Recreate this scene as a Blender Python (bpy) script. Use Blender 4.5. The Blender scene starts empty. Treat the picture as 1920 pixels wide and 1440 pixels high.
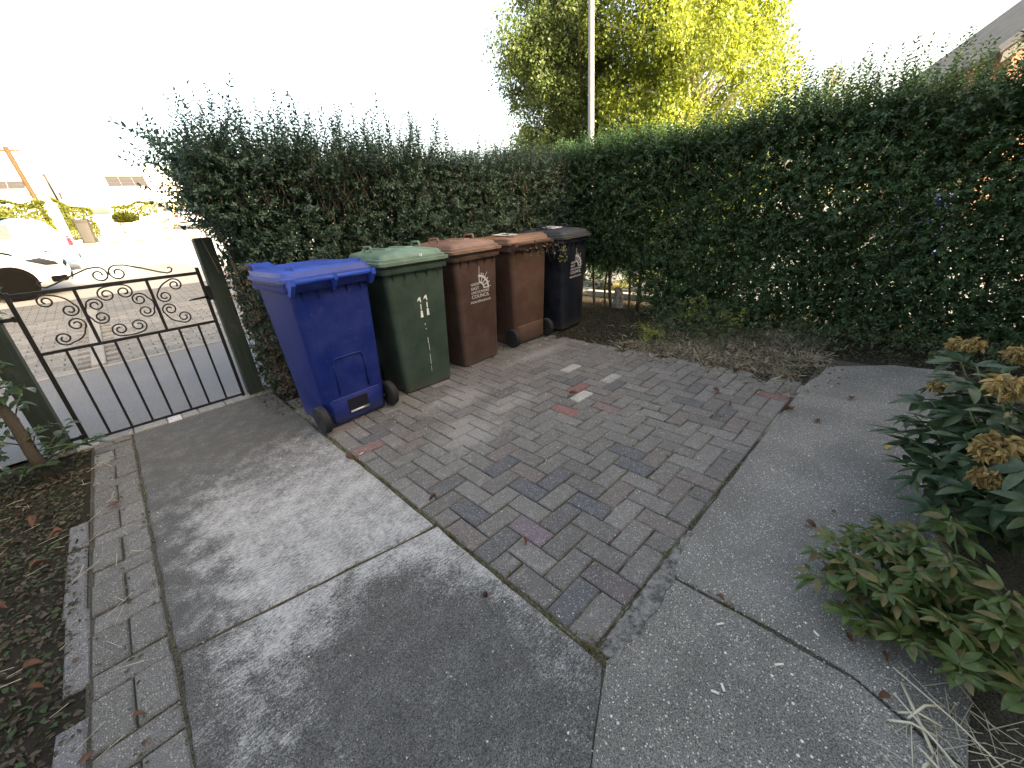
import bpy, bmesh, math, random
import numpy as np
from mathutils import Matrix, Vector
rnd = random.Random(7)
rng = np.random.default_rng(11)
R = math.radians
scene = bpy.context.scene
COL = scene.collection

# ------------------------------------------------------------------ camera
cam_d = bpy.data.cameras.new("camera")
cam = bpy.data.objects.new("camera", cam_d); COL.objects.link(cam)
cam_d.sensor_fit = 'HORIZONTAL'; cam_d.sensor_width = 36.0; cam_d.lens = 14.06
cam_d.clip_start = 0.02; cam_d.clip_end = 900
def cam_matrix(yaw, pitch, roll, loc):
    f = Vector((math.cos(yaw)*math.cos(pitch), math.sin(yaw)*math.cos(pitch), -math.sin(pitch)))
    r = Vector((math.sin(yaw), -math.cos(yaw), 0)); u = r.cross(f)
    c, s = math.cos(roll), math.sin(roll)
    r2 = c*r + s*u; u2 = -s*r + c*u
    m = Matrix((r2, u2, -f)).transposed().to_4x4(); m.translation = loc
    return m
cam.matrix_world = cam_matrix(R(47.151), R(23.03), R(-4.687), Vector((0, 0, 1.39)))
scene.camera = cam

# ------------------------------------------------------------------ sky, sun, exposure
SUN_EL, SUN_AZ_VEC = R(19.5), Vector((0.15, -0.989, 0))       # horizontal direction towards the sun
world = bpy.data.worlds.new("World"); scene.world = world; world.use_nodes = True
wn = world.node_tree.nodes; wl = world.node_tree.links
bg = wn['Background']; sky = wn.new('ShaderNodeTexSky'); sky.sky_type = 'NISHITA'
sky.sun_disc = False; sky.sun_elevation = SUN_EL
sky.sun_rotation = math.atan2(SUN_AZ_VEC.x, SUN_AZ_VEC.y)
sky.air_density = 0.8; sky.dust_density = 6.0; sky.ozone_density = 0.6
wl.new(sky.outputs[0], bg.inputs[0]); bg.inputs[1].default_value = 0.15
sun_d = bpy.data.lights.new("sun", 'SUN'); sun_d.energy = 4.5; sun_d.angle = R(0.5); sun_d.color = (1.0, 0.95, 0.87)
sun = bpy.data.objects.new("sun", sun_d); COL.objects.link(sun)
to_sun = Vector((SUN_AZ_VEC.x*math.cos(SUN_EL), SUN_AZ_VEC.y*math.cos(SUN_EL), math.sin(SUN_EL)))
sun.rotation_euler = to_sun.to_track_quat('Z', 'Y').to_euler()
sun.location = (2, -30, 20)
scene.view_settings.view_transform = 'Standard'; scene.view_settings.look = 'None'
scene.view_settings.gamma = 1.0; scene.view_settings.use_curve_mapping = False
scene.view_settings.exposure = 2.78
scene.view_settings.use_white_balance = True; scene.view_settings.white_balance_temperature = 8700; scene.view_settings.white_balance_tint = 9

# ------------------------------------------------------------------ helpers
def tag(o, label=None, cat=None, group=None, kind=None):
    if label: o['label'] = label
    if cat: o['category'] = cat
    if group: o['group'] = group
    if kind: o['kind'] = kind
    return o
def empty(name, loc=(0, 0, 0), rz=0, label=None, cat=None, group=None):
    o = bpy.data.objects.new(name, None); COL.objects.link(o)
    o.location = loc; o.rotation_euler = (0, 0, rz); o.empty_display_size = .1
    return tag(o, label, cat, group)
def link(name, me, mat=None, parent=None):
    o = bpy.data.objects.new(name, me); COL.objects.link(o)
    if mat is not None and not me.materials: me.materials.append(mat)
    if parent is not None: o.parent = parent
    return o
def raw_mesh(name, V, F, smooth=False):
    """V (n,3) array, F (m,k) array of equal-size faces or list of faces"""
    me = bpy.data.meshes.new(name)
    if isinstance(F, np.ndarray):
        V = np.asarray(V, np.float32); m, k = F.shape
        me.vertices.add(len(V)); me.vertices.foreach_set('co', V.ravel())
        me.loops.add(m*k); me.loops.foreach_set('vertex_index', F.astype(np.int32).ravel())
        me.polygons.add(m)
        me.polygons.foreach_set('loop_start', np.arange(0, m*k, k, dtype=np.int32))
        me.polygons.foreach_set('loop_total', np.full(m, k, np.int32))
        me.update(calc_edges=True)
    else:
        me.from_pydata([tuple(v) for v in V], [], F); me.update()
    if smooth: me.polygons.foreach_set('use_smooth', np.ones(len(me.polygons), bool))
    return me
class MB:
    def __init__(s): s.v = []; s.f = []
    def add(s, V, F):
        n = len(s.v); s.v += [tuple(map(float, p)) for p in V]; s.f += [tuple(n+i for i in f) for f in F]; return s
    def box(s, c, d, rz=0, b=0.0):
        cx, cy, cz = c; hx, hy, hz = d[0]/2, d[1]/2, d[2]/2
        if b <= 0:
            P = [(x, y, z) for z in (-hz, hz) for x, y in ((-hx, -hy), (hx, -hy), (hx, hy), (-hx, hy))]
            F = [(3, 2, 1, 0), (4, 5, 6, 7)] + [(i, (i+1) % 4, 4+(i+1) % 4, 4+i) for i in range(4)]
        else:
            P = []
            for z, k in ((-hz, b), (-hz+b, 0), (hz-b, 0), (hz, b)):
                P += [(x*(hx-k), y*(hy-k), z) for x, y in ((-1, -1), (1, -1), (1, 1), (-1, 1))]
            F = [(3, 2, 1, 0), (12, 13, 14, 15)]
            for l in range(3): F += [(l*4+i, l*4+(i+1) % 4, l*4+4+(i+1) % 4, l*4+4+i) for i in range(4)]
        ca, sa = math.cos(rz), math.sin(rz)
        return s.add([(cx+x*ca-y*sa, cy+x*sa+y*ca, cz+z) for x, y, z in P], F)
    def loft(s, rings, cap0=True, cap1=True, closed=True):
        n = len(rings[0]); P = [p for r in rings for p in r]; F = []
        for l in range(len(rings)-1):
            for i in range(n if closed else n-1):
                j = (i+1) % n; F.append((l*n+i, l*n+j, l*n+n+j, l*n+n+i))
        if cap0: F.append(tuple(range(n-1, -1, -1)))
        if cap1: F.append(tuple((len(rings)-1)*n+i for i in range(n)))
        return s.add(P, F)
    def tube(s, path, r, n=8, cap=True):
        path = [Vector(p) for p in path]; rs = r if isinstance(r, (list, tuple)) else [r]*len(path)
        up = None; rings = []
        for i, p in enumerate(path):
            t = (path[min(i+1, len(path)-1)] - path[max(i-1, 0)]).normalized()
            if up is None:
                up = Vector((0, 0, 1)) if abs(t.z) < .9 else Vector((1, 0, 0))
            a = t.cross(up).normalized(); b = a.cross(t).normalized(); up = b
            rings.append([p + (a*math.cos(q)+b*math.sin(q))*rs[i] for q in [2*math.pi*k/n for k in range(n)]])
        return s.loft(rings, cap, cap)
    def lathe(s, prof, c, axis='x', n=24):
        rings = []
        for (h, r) in prof:
            ring = []
            for k in range(n):
                q = 2*math.pi*k/n; a, b = r*math.cos(q), r*math.sin(q)
                ring.append((c[0]+h, c[1]+a, c[2]+b) if axis == 'x' else ((c[0]+a, c[1]+b, c[2]+h) if axis == 'z' else (c[0]+b, c[1]+h, c[2]+a)))
            rings.append(ring)
        return s.loft(rings)
    def prism(s, poly, z0, z1, inset=0.0):
        n = len(poly)
        c = (sum(p[0] for p in poly)/n, sum(p[1] for p in poly)/n)
        r0 = [(x, y, z0) for x, y in poly]; r1 = [(x, y, z1-inset) for x, y in poly]
        rings = [r0, r1]
        if inset > 0:
            t = []
            for x, y in poly:
                d = math.hypot(x-c[0], y-c[1]); k = max(0, 1-inset*1.4/max(d, 1e-6)); t.append((c[0]+(x-c[0])*k, c[1]+(y-c[1])*k, z1))
            rings.append(t)
        return s.loft(rings)
    def build(s, name, mat=None, parent=None, smooth=False, loc=None, ang=None):
        me = raw_mesh(name, s.v, s.f)
        bm = bmesh.new(); bm.from_mesh(me); bmesh.ops.recalc_face_normals(bm, faces=bm.faces); bm.to_mesh(me); bm.free()
        if smooth:
            me.polygons.foreach_set('use_smooth', np.ones(len(me.polygons), bool))
            if ang is not None:
                try: me.set_sharp_from_angle(angle=ang)
                except Exception: pass
        o = link(name, me, mat, parent)
        if loc is not None: o.location = loc
        return o
def rrect(w, d, r, z, y0=0.0, x0=0.0, n=5):
    """rounded rectangle ring, width w (x), depth d (y)"""
    P = []
    for sx, sy, a0 in ((1, 1, 0), (-1, 1, 90), (-1, -1, 180), (1, -1, 270)):
        for k in range(n):
            a = R(a0 + 90*k/(n-1)); P.append((x0+sx*(w/2-r)+r*math.cos(a), y0+sy*(d/2-r)+r*math.sin(a), z))
    return P
def copy_tree(o, parent=None):
    c = o.copy(); COL.objects.link(c); c.parent = parent
    for k in [x for x in KIDS(o)]: copy_tree(k, c)
    return c
def KIDS(o): return list(o.children)

# ------------------------------------------------------------------ materials
class NT:
    def __init__(s, name):
        s.m = bpy.data.materials.new(name); s.m.use_nodes = True
        s.t = s.m.node_tree; s.b = s.t.nodes['Principled BSDF']; s.out = s.t.nodes['Material Output']
        s.b.inputs['Specular IOR Level'].default_value = .35
    def n(s, kind, **kw):
        x = s.t.nodes.new(kind)
        for k, v in kw.items(): setattr(x, k, v)
        return x
    def set(s, sock, v):
        if isinstance(v, bpy.types.NodeSocket): s.t.links.new(v, sock)
        elif isinstance(v, (tuple, list)) and sock.type == 'RGBA' and len(v) == 3: sock.default_value = (*v, 1)
        else: sock.default_value = v
    def math(s, op, a, b=0.0, c=None, clamp=False):
        x = s.n('ShaderNodeMath', operation=op); x.use_clamp = clamp
        s.set(x.inputs[0], a); s.set(x.inputs[1], b)
        if c is not None: s.set(x.inputs[2], c)
        return x.outputs[0]
    def vmath(s, op, a, b):
        x = s.n('ShaderNodeVectorMath', operation=op); s.set(x.inputs[0], a); s.set(x.inputs[1], b); return x.outputs[0]
    def pos(s): return s.n('ShaderNodeNewGeometry').outputs['Position']
    def obj(s): return s.n('ShaderNodeTexCoord').outputs['Object']
    def xyz(s, v):
        x = s.n('ShaderNodeSeparateXYZ'); s.set(x.inputs[0], v); return x.outputs
    def noise(s, v, scale, detail=4, rough=.55, stretch=None):
        if stretch: v = s.vmath('MULTIPLY', v, stretch)
        x = s.n('ShaderNodeTexNoise'); s.set(x.inputs['Vector'], v)
        x.inputs['Scale'].default_value = scale; x.inputs['Detail'].default_value = detail; x.inputs['Roughness'].default_value = rough
        return x.outputs[0]
    def voro(s, v, scale, feature='F1', out='Distance', rand=1.0):
        x = s.n('ShaderNodeTexVoronoi', feature=feature); s.set(x.inputs['Vector'], v); x.inputs['Scale'].default_value = scale
        x.inputs['Randomness'].default_value = rand
        return x.outputs[out]
    def ramp(s, f, a, b):
        x = s.n('ShaderNodeMapRange'); x.interpolation_type = 'SMOOTHSTEP'
        s.set(x.inputs[0], f); s.set(x.inputs[1], a); s.set(x.inputs[2], b); return x.outputs[0]
    def mix(s, f, a, b, blend='MIX'):
        x = s.n('ShaderNodeMix', data_type='RGBA', blend_type=blend)
        s.set(x.inputs[0], f); s.set(x.inputs[6], a); s.set(x.inputs[7], b); return x.outputs[2]
    def mul(s, col, f):  # colour times scalar
        x = s.n('ShaderNodeVectorMath', operation='SCALE'); s.set(x.inputs[0], col); s.set(x.inputs['Scale'], f); return x.outputs[0]
    def bump(s, h, strength=.4, dist=.01):
        x = s.n('ShaderNodeBump'); s.set(x.inputs['Height'], h); x.inputs['Strength'].default_value = strength; x.inputs['Distance'].default_value = dist
        s.t.links.new(x.outputs[0], s.b.inputs['Normal'])
    def fin(s, col, rough=.8, metal=0.0, spec=None):
        s.set(s.b.inputs['Base Color'], col); s.set(s.b.inputs['Roughness'], rough); s.set(s.b.inputs['Metallic'], metal)
        if spec is not None: s.b.inputs['Specular IOR Level'].default_value = spec
        return s.m

def simple(name, col, rough=.6, metal=0, var=.15, scale=40, bump=0, spec=.35):
    t = NT(name); p = t.obj(); n = t.noise(p, scale, 3)
    c = t.mix(n, tuple(x*(1-var) for x in col), tuple(min(1, x*(1+var)) for x in col))
    if bump: t.bump(n, bump, .004)
    return t.fin(c, rough, metal, spec)

def mat_concrete():
    t = NT('worn concrete'); p = t.pos(); x, y, z = t.xyz(p)
    big = t.noise(p, 2.2, 4); mid = t.noise(p, 9, 5, .6)
    streak = t.noise(p, 1, 6, .68, stretch=(42, 120, 1)); fine = t.noise(p, 260, 4, .75)
    # an old oil stain in the lower slab and grime towards the gate and the left edge
    dx = t.math('DIVIDE', t.math('SUBTRACT', x, .30), .40); dy = t.math('DIVIDE', t.math('SUBTRACT', y, .86), .50)
    d = t.math('SQRT', t.math('ADD', t.math('MULTIPLY', dx, dx), t.math('MULTIPLY', dy, dy)))
    d = t.math('ADD', d, t.math('MULTIPLY', t.math('SUBTRACT', big, .5), .75))
    d = t.math('ADD', d, t.math('MULTIPLY', t.math('SUBTRACT', mid, .5), .3))
    lic = t.ramp(d, .62, 1.35)
    far = t.ramp(t.math('ADD', y, t.math('MULTIPLY', big, .9)), 3.95, 2.6)
    left = t.ramp(t.math('ADD', x, t.math('MULTIPLY', mid, .28)), -.22, .2)
    low = t.ramp(y, .35, .8)
    m = t.math('MULTIPLY', t.math('MULTIPLY', lic, far), t.math('MULTIPLY', left, t.math('ADD', t.math('MULTIPLY', low, .8), .2)))
    m2 = t.math('ADD', t.math('MULTIPLY', m, .52), t.math('MULTIPLY', t.math('SUBTRACT', streak, .5), 1.5))
    m2 = t.math('ADD', m2, t.math('MULTIPLY', t.math('SUBTRACT', fine, .5), 1.3))
    m2 = t.math('ADD', m2, t.math('MULTIPLY', t.math('SUBTRACT', mid, .5), .7))
    w = t.ramp(m2, .08, .86)
    dark = t.mix(t.ramp(fine, .36, .64), (.04, .0395, .038), (.19, .187, .18)); dark = t.mix(t.ramp(mid, .35, .7), t.mul(dark, .8), dark)
    col = t.mix(w, dark, (.50, .49, .475))
    speck = t.ramp(t.voro(p, 120), .26, .12); sel = t.ramp(t.xyz(t.voro(p, 120, out='Color'))[0], .93, .96)
    col = t.mix(t.math('MULTIPLY', speck, sel), col, (.55, .54, .5))
    t.bump(t.math('ADD', t.math('MULTIPLY', streak, .6), t.math('MULTIPLY', fine, .5)), .55, .008)
    return t.fin(col, .92, spec=.2)
def mat_aggregate():
    t = NT('exposed aggregate concrete'); p = t.pos()
    big = t.noise(p, 2.5, 4); fine = t.noise(p, 300, 4, .75)
    v1 = t.voro(p, 120); c1 = t.voro(p, 120, out='Color'); v2 = t.voro(p, 46); c2 = t.voro(p, 46, out='Color')
    base = t.mix(t.ramp(fine, .36, .64), (.06, .058, .054), (.37, .36, .335)); base = t.mix(t.ramp(big, .35, .65), t.mul(base, .75), base)
    r1 = t.xyz(c1)[0]; r2 = t.xyz(c2)[0]
    s1 = t.math('MULTIPLY', t.ramp(v1, .36, .24), t.ramp(t.math('ADD', r1, t.math('MULTIPLY', t.math('SUBTRACT', big, .5), 1.2)), .58, .78))
    s2 = t.math('MULTIPLY', t.ramp(v2, .26, .14), t.ramp(r2, .80, .9))
    stone = t.mix(t.xyz(c1)[1], (.36, .34, .31), (.78, .75, .70))
    stone2 = t.mix(t.xyz(c2)[1], (.36, .30, .22), (.80, .78, .74))
    col = t.mix(s1, base, stone); col = t.mix(s2, col, stone2)
    t.bump(t.math('ADD', fine, t.math('ADD', s1, s2)), .6, .006)
    return t.fin(col, .9, spec=.2)
def mat_paver():
    t = NT('weathered paving block'); p = t.pos()
    oi = t.n('ShaderNodeObjectInfo'); c0 = oi.outputs['Color']
    off = t.vmath('ADD', p, t.vmath('MULTIPLY', (1, 1, 1), t.mul((7.0, 3.0, 5.0), oi.outputs['Random'])))
    fine = t.noise(off, 320, 4, .75); mid = t.noise(off, 28, 4); x, y, z = t.xyz(p)
    col = t.mul(c0, t.math('ADD', .30, t.math('MULTIPLY', t.ramp(fine, .34, .66), 1.45)))
    col = t.mix(t.ramp(mid, .5, .75), col, t.mul(col, 1.35))
    v = t.voro(off, 140); sel = t.xyz(t.voro(off, 140, out='Color'))[0]
    sp = t.math('MULTIPLY', t.ramp(v, .42, .2), t.ramp(sel, .68, .86))
    col = t.mix(t.math('MULTIPLY', sp, .8), col, (.50, .48, .43))
    # pale scuffed patches of spilt cement in front of the bins
    wob = t.math('MULTIPLY', t.math('SUBTRACT', t.noise(p, 9, 5, .65), .5), .6)
    msk = None
    for (cx, cy, rx, ry) in ((1.75, 2.55, .42, .22), (1.45, 2.05, .34, .28), (1.95, 2.15, .36, .16), (3.0, 2.75, .5, .12)):
        dx = t.math('DIVIDE', t.math('SUBTRACT', x, cx), rx); dy = t.math('DIVIDE', t.math('SUBTRACT', y, cy), ry)
        d = t.math('ADD', t.math('SQRT', t.math('ADD', t.math('MULTIPLY', dx, dx), t.math('MULTIPLY', dy, dy))), t.math('MULTIPLY', wob, 2.2))
        k = t.ramp(d, 1.05, .35); msk = k if msk is None else t.math('MAXIMUM', msk, k)
    col = t.mix(t.math('MULTIPLY', msk, t.ramp(fine, .3, .75)), col, (.40, .385, .36))
    t.bump(t.math('ADD', fine, t.math('MULTIPLY', sp, .7)), .45, .006)
    return t.fin(col, .88, spec=.2)
def mat_sand():
    t = NT('sand joint'); p = t.pos(); n = t.noise(p, 160, 4); b = t.noise(p, 5, 4)
    c = t.mix(n, (.06, .055, .045), (.20, .19, .155)); c = t.mix(t.ramp(b, .42, .60), t.mul(c, .4), t.mul(c, 2.0)); t.bump(n, .5, .006)
    return t.fin(c, .95, spec=.1)
def mat_soil():
    t = NT('leafy soil'); p = t.pos(); n = t.noise(p, 70, 6, .7); b = t.noise(p, 6, 4)
    c = t.mix(n, (.018, .016, .013), (.085, .072, .055)); c = t.mix(b, c, t.mul(c, .6)); t.bump(n, .9, .02)
    return t.fin(c, .97, spec=.1)
def mat_asphalt(name, a, b, sc=220):
    t = NT(name); p = t.pos(); n = t.noise(p, sc, 4, .65); g = t.noise(p, 1.3, 4)
    v = t.ramp(t.voro(p, 60), .28, .16); c = t.mix(n, a, b); c = t.mix(t.math('MULTIPLY', v, .35), c, tuple(min(1, q*1.7) for q in b)); c = t.mix(g, t.mul(c, .85), t.mul(c, 1.12))
    t.bump(n, .5, .005)
    return t.fin(c, .9, spec=.2)
def mat_leaf(name, dark, light, transl=.35, rough=.42, spec=.4, tcol=None, brown=None, spots=None):
    t = NT(name); g = t.n('ShaderNodeNewGeometry'); r = g.outputs['Random Per Island']
    nz = t.noise(g.outputs['Position'], 3.0, 3)
    f = t.math('ADD', t.math('MULTIPLY', r, .7), t.math('MULTIPLY', t.math('SUBTRACT', nz, .35), .8), clamp=True)
    c = t.mix(f, dark, light)
    if brown is not None:
        c = t.mix(t.ramp(r, brown[1], brown[1]+.03), c, brown[0])
    if spots:
        po = g.outputs['Position']; c = t.mix(t.math('MULTIPLY', t.ramp(t.noise(po, 75, 4, .7), .55, .72), .75), c, spots); c = t.mix(t.ramp(t.noise(po, 26, 3), .35, .7), t.mul(c, .65), c)
    t.fin(c, rough, 0, spec)
    tr = t.n('ShaderNodeBsdfTranslucent'); mx = t.n('ShaderNodeMixShader'); mx.inputs[0].default_value = transl
    t.set(tr.inputs['Color'], t.mul(c, 2.0) if tcol is None else t.mix(.75, c, tcol))
    t.t.links.new(t.b.outputs[0], mx.inputs[1]); t.t.links.new(tr.outputs[0], mx.inputs[2]); t.t.links.new(mx.outputs[0], t.out.inputs['Surface'])
    return t.m
def mat_plastic(name, col, fade=.3, rough=.42, scuff=1.0):
    t = NT(name); p = t.obj(); n = t.noise(p, 6, 5, .6); f = t.noise(p, 90, 3)
    scr = t.noise(p, 1, 4, .6, stretch=(160, 160, 12)); dirt = t.ramp(t.noise(p, 14, 6, .7), .56, .8)
    x, y, z = t.xyz(p)
    c = t.mix(t.ramp(n, .35, .7), col, tuple(min(1, q*(1+fade)+.012) for q in col))
    sc = t.math('MULTIPLY', t.ramp(scr, .66, .74), .5*scuff)
    c = t.mix(sc, c, tuple(min(1, q*2.2+.09) for q in col))
    c = t.mix(t.math('MULTIPLY', dirt, .28), c, (.12, .11, .095))
    sp = t.math('MULTIPLY', t.ramp(t.voro(p, 34), .10, .05), t.ramp(t.xyz(t.voro(p, 34, out='Color'))[0], .8, .86))
    c = t.mix(t.math('MULTIPLY', sp, .45), c, (.4, .39, .36))
    # dust splashed up from the ground onto the foot
    c = t.mix(t.math('MULTIPLY', t.ramp(t.math('ADD', z, t.math('MULTIPLY', n, .1)), .2, .02), .4), c, (.11, .10, .085))
    t.bump(t.math('ADD', t.math('MULTIPLY', n, .6), t.math('MULTIPLY', f, .25)), .12, .01)
    return t.fin(c, t.math('ADD', rough-.08, t.math('MULTIPLY', n, .3)), 0, .27)
def mat_wood_post():
    t = NT('green stained timber'); p = t.obj(); n = t.noise(p, 1, 5, .65, stretch=(90, 90, 5)); k = t.noise(p, 8, 4)
    c = t.mix(n, (.010, .016, .013), (.038, .055, .045)); c = t.mix(t.ramp(k, .55, .8), c, (.06, .07, .06)); t.bump(n, .4, .006)
    return t.fin(c, .75, spec=.25)
def mat_bark(name, a, b, sc=12):
    t = NT(name); p = t.obj(); n = t.noise(p, sc, 6, .7, stretch=(4, 4, 1)); t.bump(n, .8, .02)
    return t.fin(t.mix(n, a, b), .9, spec=.15)
def mat_brickwall(name, c1, c2, mortar, scale=1.0):
    t = NT(name); p = t.obj(); x, y, z = t.xyz(p)
    cb = t.n('ShaderNodeCombineXYZ'); t.set(cb.inputs[0], t.math('ADD', x, y)); t.set(cb.inputs[1], z)
    b = t.n('ShaderNodeTexBrick'); t.set(b.inputs['Vector'], cb.outputs[0]); b.inputs['Scale'].default_value = scale
    b.inputs['Brick Width'].default_value = .225; b.inputs['Row Height'].default_value = .075; b.inputs['Mortar Size'].default_value = .008
    t.set(b.inputs['Color1'], c1); t.set(b.inputs['Color2'], c2); t.set(b.inputs['Mortar'], mortar)
    t.bump(b.outputs['Fac'], .4, -.006)
    return t.fin(t.mul(b.outputs['Color'], t.math('ADD', .7, t.math('MULTIPLY', t.noise(p, 9, 4), .6))), .9, spec=.15)

M = {}
M['concrete'] = mat_concrete(); M['aggregate'] = mat_aggregate(); M['paver'] = mat_paver(); M['sand'] = mat_sand(); M['soil'] = mat_soil()
M['asphalt'] = mat_asphalt('footpath asphalt', (.07, .072, .078), (.25, .255, .265), 140); M['road'] = mat_asphalt('pale road', (.26, .25, .235), (.40, .385, .36), 60)
t = NT('mortar haunch'); pq = t.pos(); nq = t.noise(pq, 34, 6, .72); fq = t.noise(pq, 280, 4, .75); t.bump(t.math('ADD', nq, fq), .8, .012)
M['mortar'] = t.fin(t.mix(t.ramp(t.math('ADD', t.math('MULTIPLY', nq, .6), t.math('MULTIPLY', fq, .5)), .40, .68), (.035, .035, .036), (.36, .355, .335)), .93, spec=.15)
M['street_kerb'] = mat_asphalt('street kerb', (.17, .168, .16), (.30, .295, .28), 120); M['kerb'] = mat_asphalt('kerb concrete', (.28, .275, .265), (.46, .45, .43), 120)
M['iron'] = simple('black painted iron', (.012, .012, .013), .45, .0, .5, 60, .15)
M['post'] = mat_wood_post()
M['privet'] = mat_leaf('privet leaves', (.015, .032, .021), (.064, .122, .078), .22, .40, .45, brown=((.10, .075, .05), .985))
M['privet2'] = mat_leaf('privet leaves of the side hedge', (.015, .034, .014), (.082, .158, .062), .28, .40, .42, brown=((.11, .09, .04), .985))
M['dry_leaf'] = mat_leaf('dried hedge leaves', (.035, .032, .022), (.17, .145, .105), .15, .7, .2)
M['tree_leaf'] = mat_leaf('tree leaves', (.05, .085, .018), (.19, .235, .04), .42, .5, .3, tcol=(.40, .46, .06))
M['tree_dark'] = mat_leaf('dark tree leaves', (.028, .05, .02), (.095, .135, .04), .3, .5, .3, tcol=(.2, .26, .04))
M['far_leaf'] = mat_leaf('far garden hedge leaves', (.035, .045, .008), (.11, .12, .02), .3, .6, .2)
M['lime_leaf'] = mat_leaf('yellow green leaves', (.12, .15, .03), (.33, .36, .09), .35, .5, .3)
M['ivy'] = mat_leaf('low ivy leaves', (.03, .048, .025), (.13, .17, .085), .25, .5, .3)
M['peony'] = mat_leaf('peony leaves', (.022, .052, .024), (.075, .135, .068), .25, .36, .5, brown=((.12, .13, .04), .96), spots=(.10, .12, .06))
M['peony_y'] = mat_leaf('yellowing peony leaves', (.03, .065, .018), (.115, .18, .05), .25, .42, .4, brown=((.17, .12, .05), .95), spots=(.19, .17, .06))
M['broad'] = mat_leaf('broad shrub leaves', (.022, .045, .022), (.09, .15, .06), .25, .32, .5, spots=(.05, .07, .03))
M['petal'] = mat_leaf('withered petals', (.10, .06, .022), (.58, .43, .19), .25, .7, .2)
M['fallen'] = mat_leaf('fallen brown leaf', (.07, .032, .02), (.22, .105, .06), .15, .6, .3, spots=(.06, .03, .02))
M['fallen_y'] = mat_leaf('fallen yellow leaf', (.34, .22, .05), (.5, .36, .08), .2, .6, .3)
M['litter'] = mat_leaf('leaf litter', (.03, .026, .02), (.18, .155, .115), .1, .8, .15, brown=((.05, .085, .04), .72))
M['drygrass'] = mat_leaf('dry grass', (.15, .13, .095), (.58, .52, .40), .2, .8, .15)
M['weed'] = mat_leaf('joint weeds', (.05, .06, .02), (.30, .27, .14), .25, .7, .2)
M['straw'] = simple('dead stalk', (.5, .46, .35), .7, 0, .3, 30)
M['chip'] = simple('pale wood chip', (.66, .63, .56), .8, 0, .15, 90)
M['stem'] = mat_bark('hedge stem bark', (.05, .042, .034), (.17, .145, .115), 30)
M['rib'] = simple('tile roll with painted light', (.22, .215, .21), .8, 0, .25, 3); M['twig'] = mat_bark('grey twig', (.06, .05, .04), (.16, .13, .10), 40)  # ribs lighter than the tiles: the lit stripes are put into the colour
M['green_stem'] = simple('green stalk', (.09, .12, .05), .6, 0, .3, 20)
M['bark'] = mat_bark('tree bark', (.10, .09, .075), (.32, .29, .25), 4)
M['pale_bark'] = mat_bark('pale birch bark', (.30, .29, .27), (.72, .70, .66), 3)
M['galv'] = simple('galvanised steel', (.15, .16, .17), .5, .3, .12, 8)
M['steel'] = simple('bright steel', (.6, .59, .56), .3, .9, .1, 20)
M['rubber'] = simple('black rubber', (.018, .019, .021), .7, 0, .4, 60, .2)
M['hub'] = simple('black wheel hub', (.022, .023, .026), .5, 0, .3, 60)
M['blue'] = mat_plastic('blue bin plastic', (.001, .013, .125), .15); M['blue_lid_skylit'] = mat_plastic('sky lightened blue lid plastic', (.010, .055, .33), .3, .36)  # lid lighter than the body: brightness from the sky is in its colour
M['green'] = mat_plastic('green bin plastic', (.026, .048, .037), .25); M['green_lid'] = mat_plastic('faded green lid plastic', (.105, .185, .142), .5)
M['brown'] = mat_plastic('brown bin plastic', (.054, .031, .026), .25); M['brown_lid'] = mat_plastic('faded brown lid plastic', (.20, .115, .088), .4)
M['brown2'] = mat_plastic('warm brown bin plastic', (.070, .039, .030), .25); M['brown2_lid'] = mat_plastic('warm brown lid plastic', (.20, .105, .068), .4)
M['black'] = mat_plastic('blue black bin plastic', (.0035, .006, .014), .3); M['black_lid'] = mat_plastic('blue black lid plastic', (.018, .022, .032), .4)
M['shade_and_print'] = simple('recess shade and print', (.006, .007, .016), .7)  # near black: painted shade of recess and opening, also the sticker print
M['print'] = simple('white print', (.5, .5, .52), .7, 0, .2, 120)
M['paint'] = simple('worn white paint', (.72, .73, .72), .7, 0, .25, 160)
t = NT('joint dirt'); pq = t.pos(); nq = t.noise(pq, 180, 5, .7); t.bump(nq, .6, .006); M['dirt'] = t.fin(t.mix(t.ramp(nq, .3, .7), (.02, .018, .015), (.13, .12, .095)), .95, spec=.1)
# ------------------------------------------------------------------ the setting: ground, yard, street
def gz(y): return 0.0 if y < 6.3 else (.062*(y-6.3) if y < 66 else .062*59.7)
def sheet(name, x0, x1, ys, dz, mat, kind='structure', nx=1):
    V = []; F = []
    xs = [x0+(x1-x0)*i/nx for i in range(nx+1)]
    for y in ys:
        for x in xs: V.append((x, y, gz(y)+dz))
    w = nx+1
    for j in range(len(ys)-1):
        for i in range(nx): F.append((j*w+i, j*w+i+1, (j+1)*w+i+1, (j+1)*w+i))
    return tag(link(name, raw_mesh(name, V, F), mat), kind=kind)
M['verge'] = mat_asphalt('dry lawn', (.13, .12, .05), (.26, .23, .10), 40)
sheet('ground', -300, 320, [-60, -9, 4.2, 6.3, 12, 31, 66, 120, 500], -.06, M['verge'])
sheet('garden_soil', -9, 6.2, [-8, 0, 4.38], -.028, M['soil'])
sheet('neighbour_path', 6.0, 40, [-14, 3.9], -.03, M['asphalt'])
sheet('footpath', -40, 60, [4.36, 5.4, 6.3, 6.86], -.004, M['asphalt'])
sheet('road', -60, 80, [12.9, 20, 31.5], -.015, M['road'])
sheet('far_footpath', -60, 80, [31.5, 34.5], .02, M['kerb'])
sheet('driveway_apron', -3, 40, [34.5, 42, 52], .0, M['road'])

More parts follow.
